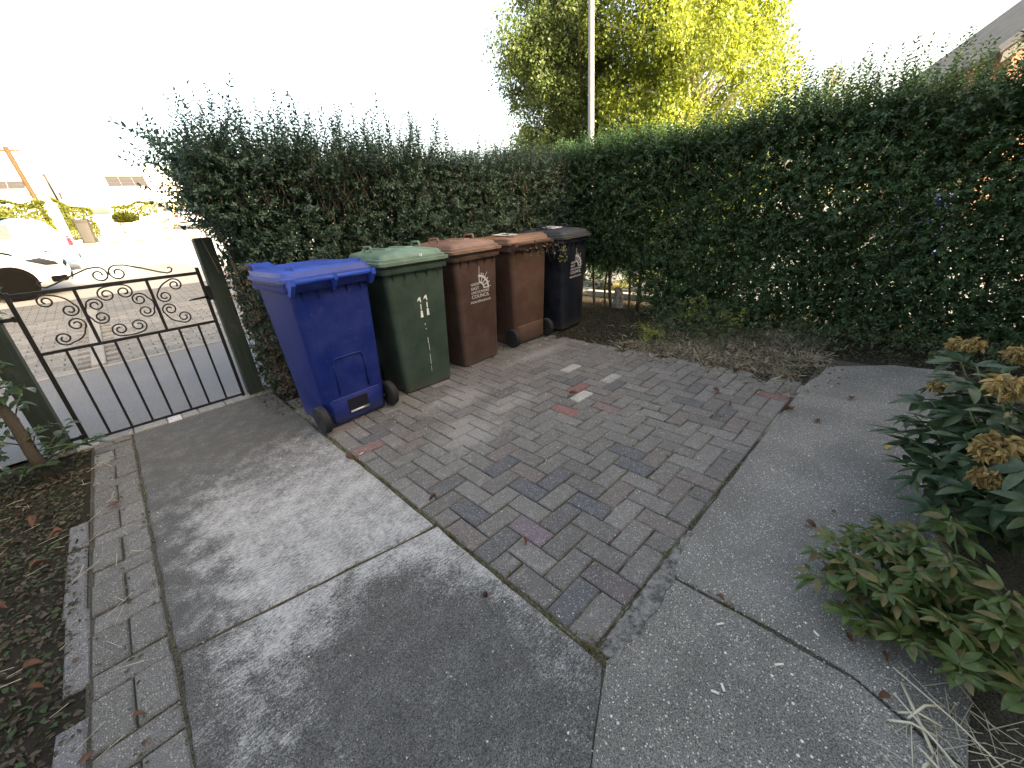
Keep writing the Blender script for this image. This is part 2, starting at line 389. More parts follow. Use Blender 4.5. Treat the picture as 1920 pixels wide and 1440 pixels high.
def slab(name, poly, z0, z1, mat, parent=None, kind='structure', inset=.008, sub=0):
    o = MB().prism(poly, z0, z1, inset).build(name, mat, parent)
    if parent is None: tag(o, kind=kind)
    return o
def wavy(pts, amp, step=.08, seed=1):
    r = random.Random(seed); out = []
    for i in range(len(pts)):
        a, b = Vector(pts[i]), Vector(pts[(i+1) % len(pts)]); n = max(1, int((b-a).length/step))
        for k in range(n):
            p = a.lerp(b, k/n); out.append((p.x+r.uniform(-amp, amp), p.y+r.uniform(-amp, amp)))
    return out
# concrete path from the gate: two slabs with an open joint between them
path = empty('concrete_path'); tag(path, kind='structure')
slab('concrete_slab', wavy([(-.275, 1.633), (.742, 1.452), (.738, 2.9), (.742, 4.19), (-.275, 4.19)], .004, seed=2), -.06, 0.0, M['concrete'], path)
slab('concrete_slab', wavy([(-.36, -1.6), (.42, -1.6), (.405, .30), (.742, .472), (.748, 1.438), (-.27, 1.622)], .004, seed=3), -.06, -.002, M['concrete'], path)
# exposed aggregate path along the bed, broken by a crack
agg = empty('aggregate_path'); tag(agg, kind='structure')
slab('aggregate_slab', wavy([(1.222, .470), (1.236, .2), (1.232, -.11), (1.17, -.30), (1.15, -.36), (1.9, -.36), (2.55, -.22), (3.3, -.32), (4.42, -.30), (4.36, .05), (4.08, .43), (3.55, .505), (2.4, .508), (1.6, .506), (1.3, .495)], .005, .1, 4), -.06, .004, M['aggregate'], agg)
slab('aggregate_slab', wavy([(.425, -1.6), (1.0, -1.6), (1.135, -.36), (1.155, -.30), (1.218, -.11), (1.222, .2), (1.212, .448), (.98, .45), (.757, .470), (.418, .30)], .004, .1, 5), -.06, .002, M['aggregate'], agg)
slab('mortar_haunch', wavy([(.768, .468), (.79, .438), (.84, .446), (.90, .422), (.97, .436), (1.05, .425), (1.12, .440), (1.19, .436), (1.25, .455), (1.34, .478), (1.5, .496), (1.5, .512), (1.3, .512), (.775, .507)], .005, .025, 6), -.05, .006, M['mortar'], agg, inset=.004)
MB().prism([(-.30, -1.5), (4.3, -.3), (4.3, .5), (.75, .52), (.74, 4.2), (-.29, 4.2)], -.05, -.009).build('joint_fill', M['dirt'], path)

# herringbone block paving
U = .109; OX, OY = .760, .522
def block_mesh(l, w, h=.05, b=.006):
    mb = MB(); rings = []
    for z, k in ((-h, 0), (-b, 0), (0, b)):
        rings.append([(-l/2+k, -w/2+k, z), (l/2-k, -w/2+k, z), (l/2-k, w/2-k, z), (-l/2+k, w/2-k, z)])
    mb.loft(rings, cap0=False); return raw_mesh('brick', mb.v, mb.f)
PAVE = tag(MB().box((2.15, 2.1, -.034), (2.86, 3.26, .04)).build('block_paving', M['sand']), kind='structure')
special = [((2.82, 2.17), (.36, .35, .33)), ((2.38, 1.75), (.40, .385, .35)), ((2.48, 1.87), (.21, .105, .10)), ((2.07, 1.67), (.23, .115, .11)), ((2.29, 1.59), (.20, .14, .135)),
           ((2.81, 1.73), (.30, .29, .28)), ((.85, 2.39), (.19, .12, .115)), ((1.40, 1.54), (.108, .109, .115)), ((1.28, 1.33), (.108, .109, .115)), ((.93, 1.43), (.108, .109, .115)),
           ((1.46, 1.27), (.108, .109, .115)), ((1.85, .98), (.108, .109, .115)), ((1.06, 2.52), (.108, .109, .115)), ((3.19, .60), (.16, .10, .095)), ((1.37, .96), (.108, .109, .115)),
           ((1.04, 1.07), (.165, .135, .15)), ((.86, .68), (.108, .109, .115)), ((1.02, .63), (.125, .11, .11)), ((.97, .79), (.14, .135, .128))]
bricks = []
NX, NY = 26, 30
for i in range(-1, NX):
    for j in range(-1, NY):
        k = (i-j) % 4
        if k == 3: cells = (i, j, i+2, j+1)
        elif k == 2: cells = (i, j, i+1, j+2)
        else: continue
        x0, y0, x1, y1 = cells; x0 = max(x0, 0); y0 = max(y0, 0)
        if x1 <= x0 or y1 <= y0 or x1 > NX or y1 > NY: continue
        if (x0, y0, x1, y1) in ((0, 0, 1, 1), (1, 0, 2, 1)): continue
        bricks.append([x0, y0, x1, y1])
bricks.append([0, 0, 2, 1])
def dist(b):
    x = OX+(b[0]+b[2])/2*U; y = OY+(b[1]+b[3])/2*U; return math.hypot(x, y)
bricks.sort(key=dist)
def ground_bump(x, y):
    return .004*math.sin(x*3.1+.4)*math.sin(y*2.7+1) - .006*math.exp(-((x-2.2)**2+(y-1.3)**2)/.5)
BM = {}
rest = MB(); nb = 0
JT = .006
hidden = lambda x, y: y > 3.02
cnt = 0
for b in bricks:
    x = OX+(b[0]+b[2])/2*U; y = OY+(b[1]+b[3])/2*U
    w, d = (b[2]-b[0])*U-JT, (b[3]-b[1])*U-JT
    if x > 3.55: continue
    g = rnd.gauss(0, 1); col = [(.150+.013*g)*q for q in (1.04, .985, .93)]
    t_ = rnd.random()
    if t_ < .06: col = [.115, .112, .112]
    elif t_ < .16: col = [.158, .138, .128]
    best = min(special, key=lambda s: (s[0][0]-x)**2+(s[0][1]-y)**2)
    if (abs(best[0][0]-x) < w/2+.004 and abs(best[0][1]-y) < d/2+.004): col = list(best[1])
    z = -.001 + ground_bump(x, y) + rnd.uniform(-.0022, .0022)
    if cnt < 300 and not hidden(x, y):
        key = (round(max(w, d), 3), round(min(w, d), 3))
        if key not in BM: BM[key] = block_mesh(*key); BM[key].materials.append(M['paver'])
        o = bpy.data.objects.new('brick', BM[key]); COL.objects.link(o); o.parent = PAVE
        o.location = (x+rnd.uniform(-.0015, .0015), y+rnd.uniform(-.0015, .0015), z); o.color = (*col, 1)
        o.rotation_euler = (rnd.gauss(0, .006), rnd.gauss(0, .006), (0 if w >= d else math.pi/2)+rnd.gauss(0, .007)); cnt += 1
    else:
        rest.box((x, y, z-.025), (w, d, .05), 0, .005)
o = rest.build('brick_remainder', M['paver'], PAVE); o.color = (.13, .126, .12, 1); o['kind'] = 'stuff'

# brick edging left of the path, with concrete edging kerbs beside the bed
EDG = tag(MB().box((-.40, 2.1, -.036), (.25, 4.2, .04)).build('brick_edging', M['dirt']), kind='structure')
y = .30
bm_long = block_mesh(.214, .106); bm_long.materials.append(M['paver'])
def edg_brick(x, y, rz):
    o = bpy.data.objects.new('brick', bm_long); COL.objects.link(o); o.parent = EDG
    g = rnd.gauss(0, 1); o.color = (.135+.012*g, .131+.012*g, .124+.012*g, 1)
    if rnd.random() < .08: o.color = (.19, .205, .20, 1)
    o.location = (x, y, -.004+rnd.uniform(-.004, .004)); o.rotation_euler = (rnd.gauss(0, .012), rnd.gauss(0, .012), rz+rnd.gauss(0, .015))
    return o
while y < 4.05:
    edg_brick(-.397, y+.058, 0)
    for x in (-.455, -.342):
        o = edg_brick(x, y+.228, math.pi/2)
        if x < -.4 and abs(y+.228-1.75) < .12: o.color = (.20, .22, .215, 1)
    y += .3365
for k, (y0, y1) in enumerate(((1.0, 1.6), (1.75, 2.19), (2.2, 2.72), (2.74, 3.0))):
    o = MB().box((0, 0, -.035), (.075, y1-y0, .07), 0, .008).build('kerb_piece', M['paver'], EDG)
    o.color = (.15, .148, .15, 1); o.location = (-.562+rnd.uniform(-.012, .012), (y0+y1)/2, -.012+rnd.uniform(-.006, .005)); o.rotation_euler = (rnd.gauss(0, .01), rnd.gauss(0, .02), rnd.gauss(0, .02))
# threshold course under the gate
THR = tag(MB().box((.02, 4.275, -.036), (1.5, .15, .04)).build('gate_threshold', M['sand']), kind='structure')
x = -.68; k = 0
for L_ in (.21, .2, .22, .1, .12, .2, .21, .13):
    o = MB().box((0, 0, -.03), (L_-.008, .125, .06), 0, .005).build('brick', M['paver'], THR)
    o.location = (x+L_/2, 4.275, rnd.uniform(-.002, .002)); g = rnd.uniform(.8, 1.2)
    o.color = (.62, .58, .60, 1) if k == 3 else (.24*g, .235*g, .225*g, 1)
    x += L_; k += 1
# footpath back edging and street block paving beyond
MB().box((10, 6.91, gz(6.91)-.03), (100, .085, .07), 0, .006).build('street_edging', M['street_kerb'])['kind'] = 'structure'
t = NT('street block paving'); p = t.pos(); b = t.n('ShaderNodeTexBrick'); t.set(b.inputs['Vector'], p); b.inputs['Scale'].default_value = 1
b.inputs['Brick Width'].default_value = .24; b.inputs['Row Height'].default_value = .12; b.inputs['Mortar Size'].default_value = .008
t.set(b.inputs['Color1'], (.14, .14, .138)); t.set(b.inputs['Color2'], (.19, .19, .187)); t.set(b.inputs['Mortar'], (.05, .05, .05))
M['street_brick'] = t.fin(t.mul(b.outputs[0], t.math('ADD', .75, t.math('MULTIPLY', t.noise(p, 60, 4), .5))), .9, spec=.2)
STP = sheet('street_paving', -40, 60, [6.95, 9, 12.9], -.022, M['street_brick'])
sb = block_mesh(.246, .118, .05, .007); sb.materials.append(M['paver']); n = 0
slope = math.atan(.062); y = 7.02; row = 0
while n < 300:
    hx = -1.15 - (y-7)*.16; x1_ = 1.15 + (y-7)*.10
    x = hx - (hx % .254) + (.127 if row % 2 else 0)
    while x < x1_ and n < 300:
        if not (-.62 < x < -.28):
            o = bpy.data.objects.new('paving_block', sb); COL.objects.link(o); o.parent = STP
            g = rnd.uniform(.82, 1.18); o.color = (.165*g, .165*g, .162*g, 1)
            o.location = (x, y, gz(y)+.001+rnd.uniform(-.003, .003)); o.rotation_euler = (slope, 0, rnd.gauss(0, .008)); n += 1
        x += .254
    y += .126; row += 1
for k in range(7):
    yy = 7.02+.6*k+.3
    o = MB().box((0, 0, -.03), (.14, .59, .07), 0, .008).build('kerb_piece', M['street_kerb'], STP)
    o.location = (-.45, yy, gz(yy)+.012); o.rotation_euler = (slope, 0, 0)

# ------------------------------------------------------------------ gate and posts
GY = 4.271
post_bm = lambda h, w: MB().loft([rrect(w, w, .008, 0, n=3), rrect(w, w, .008, h-.012, n=3), rrect(w-.02, w-.02, .006, h, n=3)])
for (x, w, h, lab) in ((.632, .125, 1.40, 'dark green square timber gate post beside the blue bin'), (-.675, .125, 1.30, 'dark green square timber gate post behind the leafy shrub and trunk')):
    e = empty('gate_post', (x, GY, 0), 0, lab, 'post', 'timber gate posts')
    post_bm(h, w).build('shaft', M['post'], e)
    MB().loft([rrect(w+.03, w+.03, .004, -.01, n=3), rrect(w+.012, w+.012, .004, .018, n=3)]).build('footing', M['mortar'], e)
gate = empty('garden_gate', (0, GY, .012), 0, 'black wrought iron garden gate with scrollwork between green timber posts', 'gate')
def gbar(name, a, b, wx, wy):
    a, b = Vector((a[0], 0, a[1])), Vector((b[0], 0, b[1])); d = b-a; mb = MB(); L_ = d.length
    mb.box((0, 0, 0), (L_, wy, wx), 0, .0015); o = mb.build(name, M['iron'], gate); o.location = (a+b)/2; o.rotation_euler = (0, -math.atan2(d.z, d.x), 0); return o
gbar('end_bar', (-.53, .0), (-.53, 1.145), .026, .012); gbar('end_bar', (.53, .0), (.53, 1.165), .026, .012)
gbar('top_rail', (-.517, 1.122), (.517, 1.122), .024, .012); gbar('middle_rail', (-.517, .715), (.517, .715), .022, .012); gbar('bottom_rail', (-.517, .02), (.517, .02), .020, .012)
for x in (-.212, .191): gbar('divider_bar', (x, .726), (x, 1.11), .020, .010)
for k in range(7): gbar('bar', (-.53+.1325*(k+1), .03), (-.53+.1325*(k+1), .704), .016, .012)
def cscroll(c1, c2, bulge, r=.050, bow=.02, turns=1.55, ends=True):
    c1, c2 = Vector(c1), Vector(c2); e = (c2-c1).normalized(); n = Vector((-e.y, e.x));
    if n.dot(Vector(bulge)) < 0: n = -n
    pts = []; N = 26; tm = turns*2*math.pi
    sp = [c1 + (n*math.cos(th) - e*math.sin(th))*(r*(1-.74*th/tm)) for th in [tm*(1-i/N) for i in range(N+1)]]
    pts += sp; D = (c2-c1).length
    for i in range(1, 7):
        u = i/7; pts.append(c1+n*r+e*D*u+n*(bow*4*u*(1-u)))
    pts += [c2 + (n*math.cos(th) + e*math.sin(th))*(r*(1-.74*th/tm)) for th in [tm*i/N for i in range(N+1)]]
    mb = MB(); mb.tube([(p.x, 0, p.y) for p in pts], .0058, 6); o = mb.build('scroll', M['iron'], gate, True); return o
cscroll((-.061, 1.052), (.040, 1.055), (0, 1), .052, .004); cscroll((.106, .985), (.118, .892), (1, 0), .050, .018)
cscroll((.038, .795), (-.072, .790), (0, -1), .052, .006); cscroll((-.140, .898), (-.143, .991), (-1, 0), .050, .016)
cscroll((-.372, 1.060), (-.279, .982), (1, 1), .048, .016); cscroll((-.283, .878), (-.374, .795), (1, -1), .050, .020)
cscroll((.350, 1.056), (.262, .979), (-1, 1), .049, .010); cscroll((.262, .875), (.332, .800), (-1, -1), .050, .014)
def topscroll(sx):
    pts = []; tm = 1.3*2*math.pi; c = Vector((sx*.052, 1.192)); r = .055
    for i in range(27):
        th = tm*(1-i/26); pts.append(c+Vector((-sx*math.sin(th), math.cos(th)))*(r*(1-.72*th/tm)))
    pts += [Vector((sx*.10, 1.243)), Vector((sx*.2, 1.205)), Vector((sx*.29, 1.165)), Vector((sx*.335, 1.150)), Vector((sx*.362, 1.158)), Vector((sx*.372, 1.178)), Vector((sx*.360, 1.192)), Vector((sx*.343, 1.186))]
    MB().tube([(p.x, 0, p.y) for p in pts], .0058, 6).build('scroll', M['iron'], gate, True)
topscroll(1); topscroll(-1)
MB().tube([(.40, -.02, .918), (.44, -.012, .922), (.56, -.012, .928)], [.004, .009, .009], 8).build('latch', M['iron'], gate, True)
MB().box((.563, -.012, .955), (.05, .03, .12), 0, .004).build('latch_plate', M['iron'], gate)
for z in (.975, .06):
    h = MB().box((-.575, 0, z), (.075, .028, .026), 0, .004); h.lathe([(-.02, .016), (.02, .016)], (-.545, 0, z), 'z', 12); h.build('hinge', M['iron'], gate)

# ------------------------------------------------------------------ wheeled bins
def text_mesh(txt, size, ext=.0006, align='LEFT', shear=0):
    cu = bpy.data.curves.new('t', 'FONT'); cu.body = txt; cu.size = size; cu.extrude = ext; cu.align_x = align; cu.resolution_u = 2
    o = bpy.data.objects.new('t', cu); COL.objects.link(o); dg = bpy.context.evaluated_depsgraph_get(); dg.update()
    me = bpy.data.meshes.new_from_object(o.evaluated_get(dg)); bpy.data.objects.remove(o); bpy.data.curves.remove(cu); return me
BW0, BD0, BW1, BD1, BH = .47, .50, .545, .625, 1.02      # foot and mouth of the body, height of the mouth
def bin_w(z): return BW0+(BW1-BW0)*z/BH
def front_y(z): return -(BD0+(BD1-BD0)*z/BH)/2
def back_y(z): return (BD0+(BD1-BD0)*z/BH)/2
def put_on_front(o, x, z, off=.0025):
    a = math.atan((BD1-BD0)/2/BH)
    o.rotation_euler = (math.pi/2 + a, 0, 0); o.location = (x, front_y(z)-off, z)
def make_bin(loc, rz, mb_, ml_, label, group='wheeled bins standing in a row against the hedge', lid='domed', lid_open=0.0, logo=False, number=False, sticker=None, arch=False, hood=False, scale=1.0):
    e = empty('wheeled_bin', loc, rz, label, 'bin', group); e.scale = (1.02*scale, 1.03*scale, 1.055*scale)
    body = MB(); rr = .045
    zs = [0.0, .012, .10, .3, .6, .85, .955, .965, 1.0, BH]
    rings = [rrect(bin_w(z)-(.02 if z == 0 else 0), (BD0+(BD1-BD0)*z/BH)-(.02 if z == 0 else 0), rr, z) for z in zs]
    # lip of the mouth
    rings += [rrect(BW1+.035, BD1+.035, rr+.008, BH-.012), rrect(BW1+.045, BD1+.05, rr+.01, BH-.006), rrect(BW1+.045, BD1+.05, rr+.01, BH+.012), rrect(BW1+.02, BD1+.02, rr, BH+.016)]
    body.loft(rings); B = body.build('body', mb_, e, True, ang=R(38))
    rim = MB().loft([rrect(BW1+.048, BD1+.056, rr+.01, BH-.045), rrect(BW1+.052, BD1+.06, rr+.01, BH-.040), rrect(BW1+.052, BD1+.06, rr+.01, BH-.008)], False, False)
    rim.loft([rrect(BW1+.048, BD1+.056, rr+.01, BH-.045), rrect(BW1-.02, BD1-.02, rr, BH-.040)], False, False)
    rim.build('collar', mb_, e, True, ang=R(38))
    gus = []
    for sy, fn in ((-1, front_y), (1, back_y)):
        for k in range(5):
            x = -.2+.1*k; zt = BH-.042; g = MB(); yb = fn(zt)+.004*(-sy)
            g.add([(x-.004, yb, zt), (x+.004, yb, zt), (x-.004, yb+sy*.026, zt), (x+.004, yb+sy*.026, zt), (x-.004, fn(zt-.07), zt-.07), (x+.004, fn(zt-.07), zt-.07)], [(0, 2, 4), (1, 5, 3), (0, 1, 3, 2), (2, 3, 5, 4)])
            g.build('gusset', mb_, e)
    # back: axle housing, wheels, handle
    by = back_y(.12)
    hs = MB(); hs.loft([rrect(.40, .10, .02, .03, by-.042), rrect(.41, .12, .02, .05, by-.042), rrect(.41, .12, .02, .19, by-.042), rrect(.39, .08, .02, .21, by-.032)])
    hs.build('axle_housing', mb_, e, True, ang=R(40))
    if arch: MB().box((0, by+.016, .13), (.16, .012, .11), 0, .004).build('axle_recess_shade', M['shade_and_print'], e)  # dark plate painting the shade of a recess in the housing
    MB().tube([(-.30, by-.006, .098), (.30, by-.006, .098)], .011, 10).build('axle', M['hub'], e, True)
    if arch: MB().tube([(-.075, by+.026, .086), (.075, by+.026, .086)], .009, 10).build('axle_rod', M['steel'], e, True)
    for s in (-1, 1):
        x0 = s*.275
        ty = MB().lathe([(-.026, .062), (-.028, .088), (-.02, .098), (.02, .098), (.028, .088), (.026, .062)], (x0, by-.004, .1), 'x', 28)
        T = ty.build('wheel', M['rubber'], e, True, ang=R(35))
        hb = MB().lathe([(-.018, .066), (-.018, .03), (-.026, .026), (-.026, .008), (.026, .008), (.026, .026), (.018, .03), (.018, .066)], (x0, by-.004, .1), 'x', 20)
        for q in range(6):
            a = q*math.pi/3; hb.box((x0, by-.004+.045*math.cos(a), .1+.045*math.sin(a)), (.042, .010, .010), 0)
        hb.build('hub', M['hub'], T, True, ang=R(35))
    hz, hy = BH+.018, back_y(BH)+.075
    MB().tube([(-.262, hy, hz), (.262, hy, hz)], .015, 12).build('handle_bar', mb_ if not arch else ml_, e, True)
    for x in (-.27, 0, .27):
        wv = .014 if x else .010
        k = MB(); k.add([(x-wv, hy-.09, hz-.07), (x+wv, hy-.09, hz-.07), (x+wv, hy-.07, hz+.006), (x-wv, hy-.07, hz+.006), (x-wv, hy+.016, hz-.018), (x+wv, hy+.016, hz-.018), (x+wv, hy+.016, hz+.018), (x-wv, hy+.016, hz+.018), (x-wv, hy-.05, hz-.085), (x+wv, hy-.05, hz-.085)],
                        [(0, 3, 2, 1), (3, 7, 6, 2), (7, 4, 5, 6), (4, 8, 9, 5), (8, 0, 1, 9), (0, 8, 4, 7, 3), (1, 2, 6, 5, 9)]); k.build('handle_bracket', mb_ if not arch else ml_, e)
    # lid, hinged at the back
    L0 = bpy.data.objects.new('lid', None)
    W, D = BW1+.055, BD1+.075
    lid_b = MB(); y0 = -.006
    if lid == 'domed':
        lid_b.loft([rrect(W-.02, D-.02, .05, .002, y0), rrect(W+.016, D+.016, .052, .000, y0-.004), rrect(W+.016, D+.016, .052, .022, y0-.004), rrect(W-.02, D-.02, .05, .027, y0), rrect(W-.022, D-.024, .05, .042, y0), rrect(W-.052, D-.055, .05, .047, y0+.003),
                    rrect(W-.062, D-.07, .055, .066, y0+.006), rrect(W-.085, D-.10, .06, .078, y0+.01), rrect(W-.2, D-.24, .07, .092, y0+.02), rrect(W-.36, D-.42, .07, .098, y0+.02)])
    else:
        lid_b.loft([rrect(W-.02, D-.02, .05, .002, y0), rrect(W+.012, D+.012, .052, .0, y0), rrect(W+.012, D+.012, .052, .022, y0), rrect(W-.015, D-.02, .05, .028, y0), rrect(W-.02, D-.03, .05, .055, y0-.004), rrect(W-.045, D-.06, .05, .066, y0-.006),
                    rrect(W-.12, D-.13, .05, .072, y0-.005), rrect(W-.15, D-.16, .05, .064, y0-.005), rrect(W-.30, D-.33, .05, .072, y0), rrect(W-.40, D-.43, .05, .074, y0)])
    hinge = Vector((0, back_y(BH)+.05, BH+.016))
    me = raw_mesh('lid', [(v[0], v[1]-hinge.y, v[2]) for v in lid_b.v], lid_b.f)
    bmm = bmesh.new(); bmm.from_mesh(me); bmesh.ops.recalc_face_normals(bmm, faces=bmm.faces); bmm.to_mesh(me); bmm.free()
    me.polygons.foreach_set('use_smooth', np.ones(len(me.polygons), bool)); me.set_sharp_from_angle(angle=R(30))
    bpy.data.objects.remove(L0)
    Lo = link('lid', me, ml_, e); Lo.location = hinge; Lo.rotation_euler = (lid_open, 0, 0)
    sh = lambda y: y-hinge.y
    if lid == 'domed':
        for s in (-1, 1):
            x = s*(W/2-.085)
            MB().tube([(x, sh(-.06), .070), (x, sh(-.06), .118), (x, sh(-.05), .128), (x, sh(.06), .128), (x, sh(.07), .118), (x, sh(.07), .070)], .009, 8).build('lid_handle', ml_, Lo, True)
        rb = MB()
        for x in (-.09, .09): rb.box((x, sh(.04), .098), (.07, .30, .012), 0, .004)
        rb.build('lid_rib', ml_, Lo)
    else:
        for s in (-1, 1):
            rb = MB(); a, b_ = Vector((s*.235, sh(.30))), Vector((s*.06, sh(.04))); dd = (b_-a).normalized(); nn = Vector((-dd.y, dd.x))*.03
            rb.add([(*(a+nn), .056), (*(a-nn), .056), (*(b_-nn), .060), (*(b_+nn), .060), (*(a+nn*.5), .088), (*(a-nn*.5), .088), (*(b_-nn*.5), .078), (*(b_+nn*.5), .078)], [(4, 5, 6, 7), (0, 1, 5, 4), (1, 2, 6, 5), (2, 3, 7, 6), (3, 0, 4, 7)]); rb.build('lid_rib', ml_, Lo)
        if hood:
            hx = W/2-.07
            hd = MB(); hd.loft([[(hx-.09, sh(-.335), .05), (hx+.055, sh(-.335), .05), (hx+.055, sh(-.335), .098), (hx-.09, sh(-.335), .098)], [(hx-.09, sh(-.20), .05), (hx+.055, sh(-.20), .05), (hx+.055, sh(-.20), .082), (hx-.09, sh(-.20), .075)]], True, True)
            hd.build('lid_hood', ml_, Lo); MB().box((hx+.057, sh(-.275), .076), (.003, .09, .03)).build('hood_opening_shade', M['shade_and_print'], Lo)  # dark plate stands in for the shade inside the hood mouth
    if sticker:
        x, y, w, d, rot = sticker; zt = .101
        s_ = MB().box((0, 0, 0), (w, d, .002)).build('lid_sticker', M['print'], Lo); s_.location = (x, sh(y), zt if lid == 'domed' else .077); s_.rotation_euler = (R(4.5) if lid == 'domed' else R(-4.5), 0, rot); s_.location.z += .009
        nm = MB()
        for k in range(3): nm.box((-.25*w+.2*w*k, .1*d-.1*d*(k % 2), .0016), (.12*w, .45*d, .0012))
        nm.build('sticker_print', M['shade_and_print'], s_)
    if arch:
        ap = MB(); z0, z1, hw = .235, .50, .115; pts = [(-hw, z0), (hw, z0)]
        for k in range(13):
            a = math.pi*k/12; pts.append((hw-.04+.04*math.cos(a) if a < math.pi/2 else -hw+.04+.04*math.cos(a), z1-.04+.04*math.sin(a)))
        path_ = [(x, back_y(z)+.003, z) for x, z in pts[2:]]; path_ = [(hw, back_y(z0)+.003, z0)] + path_ + [(-hw, back_y(z0)+.003, z0)]
        ap.tube(path_, .006, 6).build('arch_moulding', mb_, e, True)
        for s in (-1, 1): MB().box((s*.145, back_y(.16)-.002, .13), (.09, .03, .16), 0, .006).build('wheel_guard', mb_, e)
    if logo:
        lg = empty('council_logo'); lg.parent = e; put_on_front(lg, -.095, .64); lg.scale = (1.32,)*3
        for k, (txt, sz, yy) in enumerate((('NORTH', .026, .078), ('EAST', .027, .050), ('LINCOLNSHIRE', .0235, .024), ('COUNCIL', .034, -.008))):
            me = text_mesh(txt, sz); o = link('lettering', me, M['print'], lg); wd = max(v.co.x for v in me.vertices)
            tw = (.075, .075, .175, .175)[k]; o.scale = (tw/wd, 1, 1); o.location = (0, yy, 0)
        me = text_mesh('www.nelincs.gov.uk', .015); o = link('lettering', me, M['print'], lg); wd = max(v.co.x for v in me.vertices); o.scale = (.20/wd, 1, 1); o.location = (-.014, -.034, 0)
        MB().box((.087, -.0385, 0), (.205, .0022, .0012)).build('underline', M['print'], lg)
        wh = MB(); cx, cy = .082, .052; N = 12
        def arc(r0, r1, a0=0, a1=90):
            A = [R(a0+(a1-a0)*i/N) for i in range(N+1)]
            V = [(cx+r*math.cos(a), cy+r*math.sin(a), .0006) for a in A for r in (r0, r1)]; wh.add(V, [(2*i, 2*i+1, 2*i+3, 2*i+2) for i in range(N)])
        arc(.078, .094, -5, 95); arc(.036, .048, -5, 95)
        def spoke(a, r0, r1, w):
            c, s = math.cos(R(a)), math.sin(R(a)); wh.add([(cx+r*c-q*s, cy+r*s+q*c, .0006) for r, q in ((r0, -w), (r1, -w), (r1, w), (r0, w))], [(0, 1, 2, 3)])
        for a in (0, 22, 45, 68, 90): spoke(a, .045, .08, .004)
        spoke(88, .09, .15, .0022); spoke(52, .09, .132, .0022); spoke(2, .09, .115, .002)
        for a in (20, 36, 66, 76): spoke(a, .096, .108, .004)
        wh.build('wheel_emblem', M['print'], lg)
    if number:
        for k, x in enumerate((.005, .052)):
            nb_ = MB(); z_ = .70
            nb_.prism([(0, -.07), (.018, -.07), (.016, -.028), (.004, -.028)], 0, .0012); nb_.prism([(.006, -.022), (.012, -.022), (.013, .012), (.007, .014)], 0, .0012)
            nb_.prism([(-.012, .030), (-.002, .050), (.012, .056), (.016, .022), (.008, .026), (.004, .040)], 0, .0012)
            o = nb_.build('painted_number', M['paint'], e); put_on_front(o, x*1.25-.015, z_+.008*k); o.scale = (1.35, 1.3, 1)
        dr = MB()
        for (x, z, w, h) in ((.022, .55, .006, .012), (.026, .51, .006, .006), (.03, .41, .0025, .05), (.033, .35, .002, .06), (.03, .245, .002, .09), (.028, .16, .0015, .05)):
            dr.prism([(x-w, z-h/2-.5), (x+w*.6, z-h/2-.5), (x+w, z+h/2-.5), (x-w*.4, z+h/2-.5)], 0, .001)
        o = dr.build('paint_drips', M['paint'], e); o['kind'] = 'stuff'; put_on_front(o, 0, .5)
        mk = MB().box((.03, sh(-.37), .052), (.008, .03, .02)).build('paint_mark', M['paint'], Lo)
    return e
make_bin((1.035, 3.17, 0), math.pi+R(3), M['blue'], M['blue_lid_skylit'], 'blue wheeled bin with its wheels and handle turned outwards', lid='flat', arch=True, hood=True)
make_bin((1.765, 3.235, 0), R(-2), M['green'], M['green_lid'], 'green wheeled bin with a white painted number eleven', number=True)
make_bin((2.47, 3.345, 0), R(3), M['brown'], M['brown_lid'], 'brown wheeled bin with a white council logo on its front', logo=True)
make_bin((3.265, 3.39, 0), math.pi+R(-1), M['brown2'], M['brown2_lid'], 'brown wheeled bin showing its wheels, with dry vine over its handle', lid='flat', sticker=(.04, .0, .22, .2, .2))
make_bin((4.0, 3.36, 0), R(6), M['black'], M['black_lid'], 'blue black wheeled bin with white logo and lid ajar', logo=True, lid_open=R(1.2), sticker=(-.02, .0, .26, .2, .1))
make_bin((9.6, .35, 0), R(80), M['blue'], M['blue'], 'blue wheeled bin glimpsed through gaps behind the side hedge', group='wheeled bins beyond the yard', lid='flat')
# ------------------------------------------------------------------ foliage tools
def unit(a): return a/np.maximum(np.linalg.norm(a, axis=1, keepdims=True), 1e-9)
def leaf_geo(P, A, N, L, W, fold=.18, curl=.12):
    """P base, A axis, N face normal (n,3); L, W (n,) -> verts, quads (2 per leaf)"""
    n = len(P); A = unit(A); S = unit(np.cross(A, N)); N = unit(np.cross(S, A)); L = np.asarray(L).reshape(-1, 1)*np.ones((n, 1)); W = np.asarray(W).reshape(-1, 1)*np.ones((n, 1))
    v = np.empty((n, 6, 3))
    v[:, 0] = P
    v[:, 1] = P+A*L*.36+S*W*.5+N*W*fold; v[:, 2] = P+A*L*.72+S*W*.38+N*(W*fold*.8-L*curl*.4)
    v[:, 3] = P+A*L-N*L*curl
    v[:, 4] = P+A*L*.72-S*W*.38+N*(W*fold*.8-L*curl*.4); v[:, 5] = P+A*L*.36-S*W*.5+N*W*fold
    i = np.arange(n)[:, None]*6
    f = np.concatenate([i+np.array([0, 1, 2, 3]), i+np.array([0, 3, 4, 5])], 1).reshape(-1, 4)
    return v.reshape(-1, 3), f
def leaf_quads(P, A, N, L, W):
    A = unit(A); S = unit(np.cross(A, N)); n = len(P); L = L[:, None]; W = W[:, None]
    v = np.stack([P, P+A*L*.45+S*W*.5, P+A*L, P+A*L*.45-S*W*.5], 1); return v.reshape(-1, 3), np.arange(4*n).reshape(-1, 4)
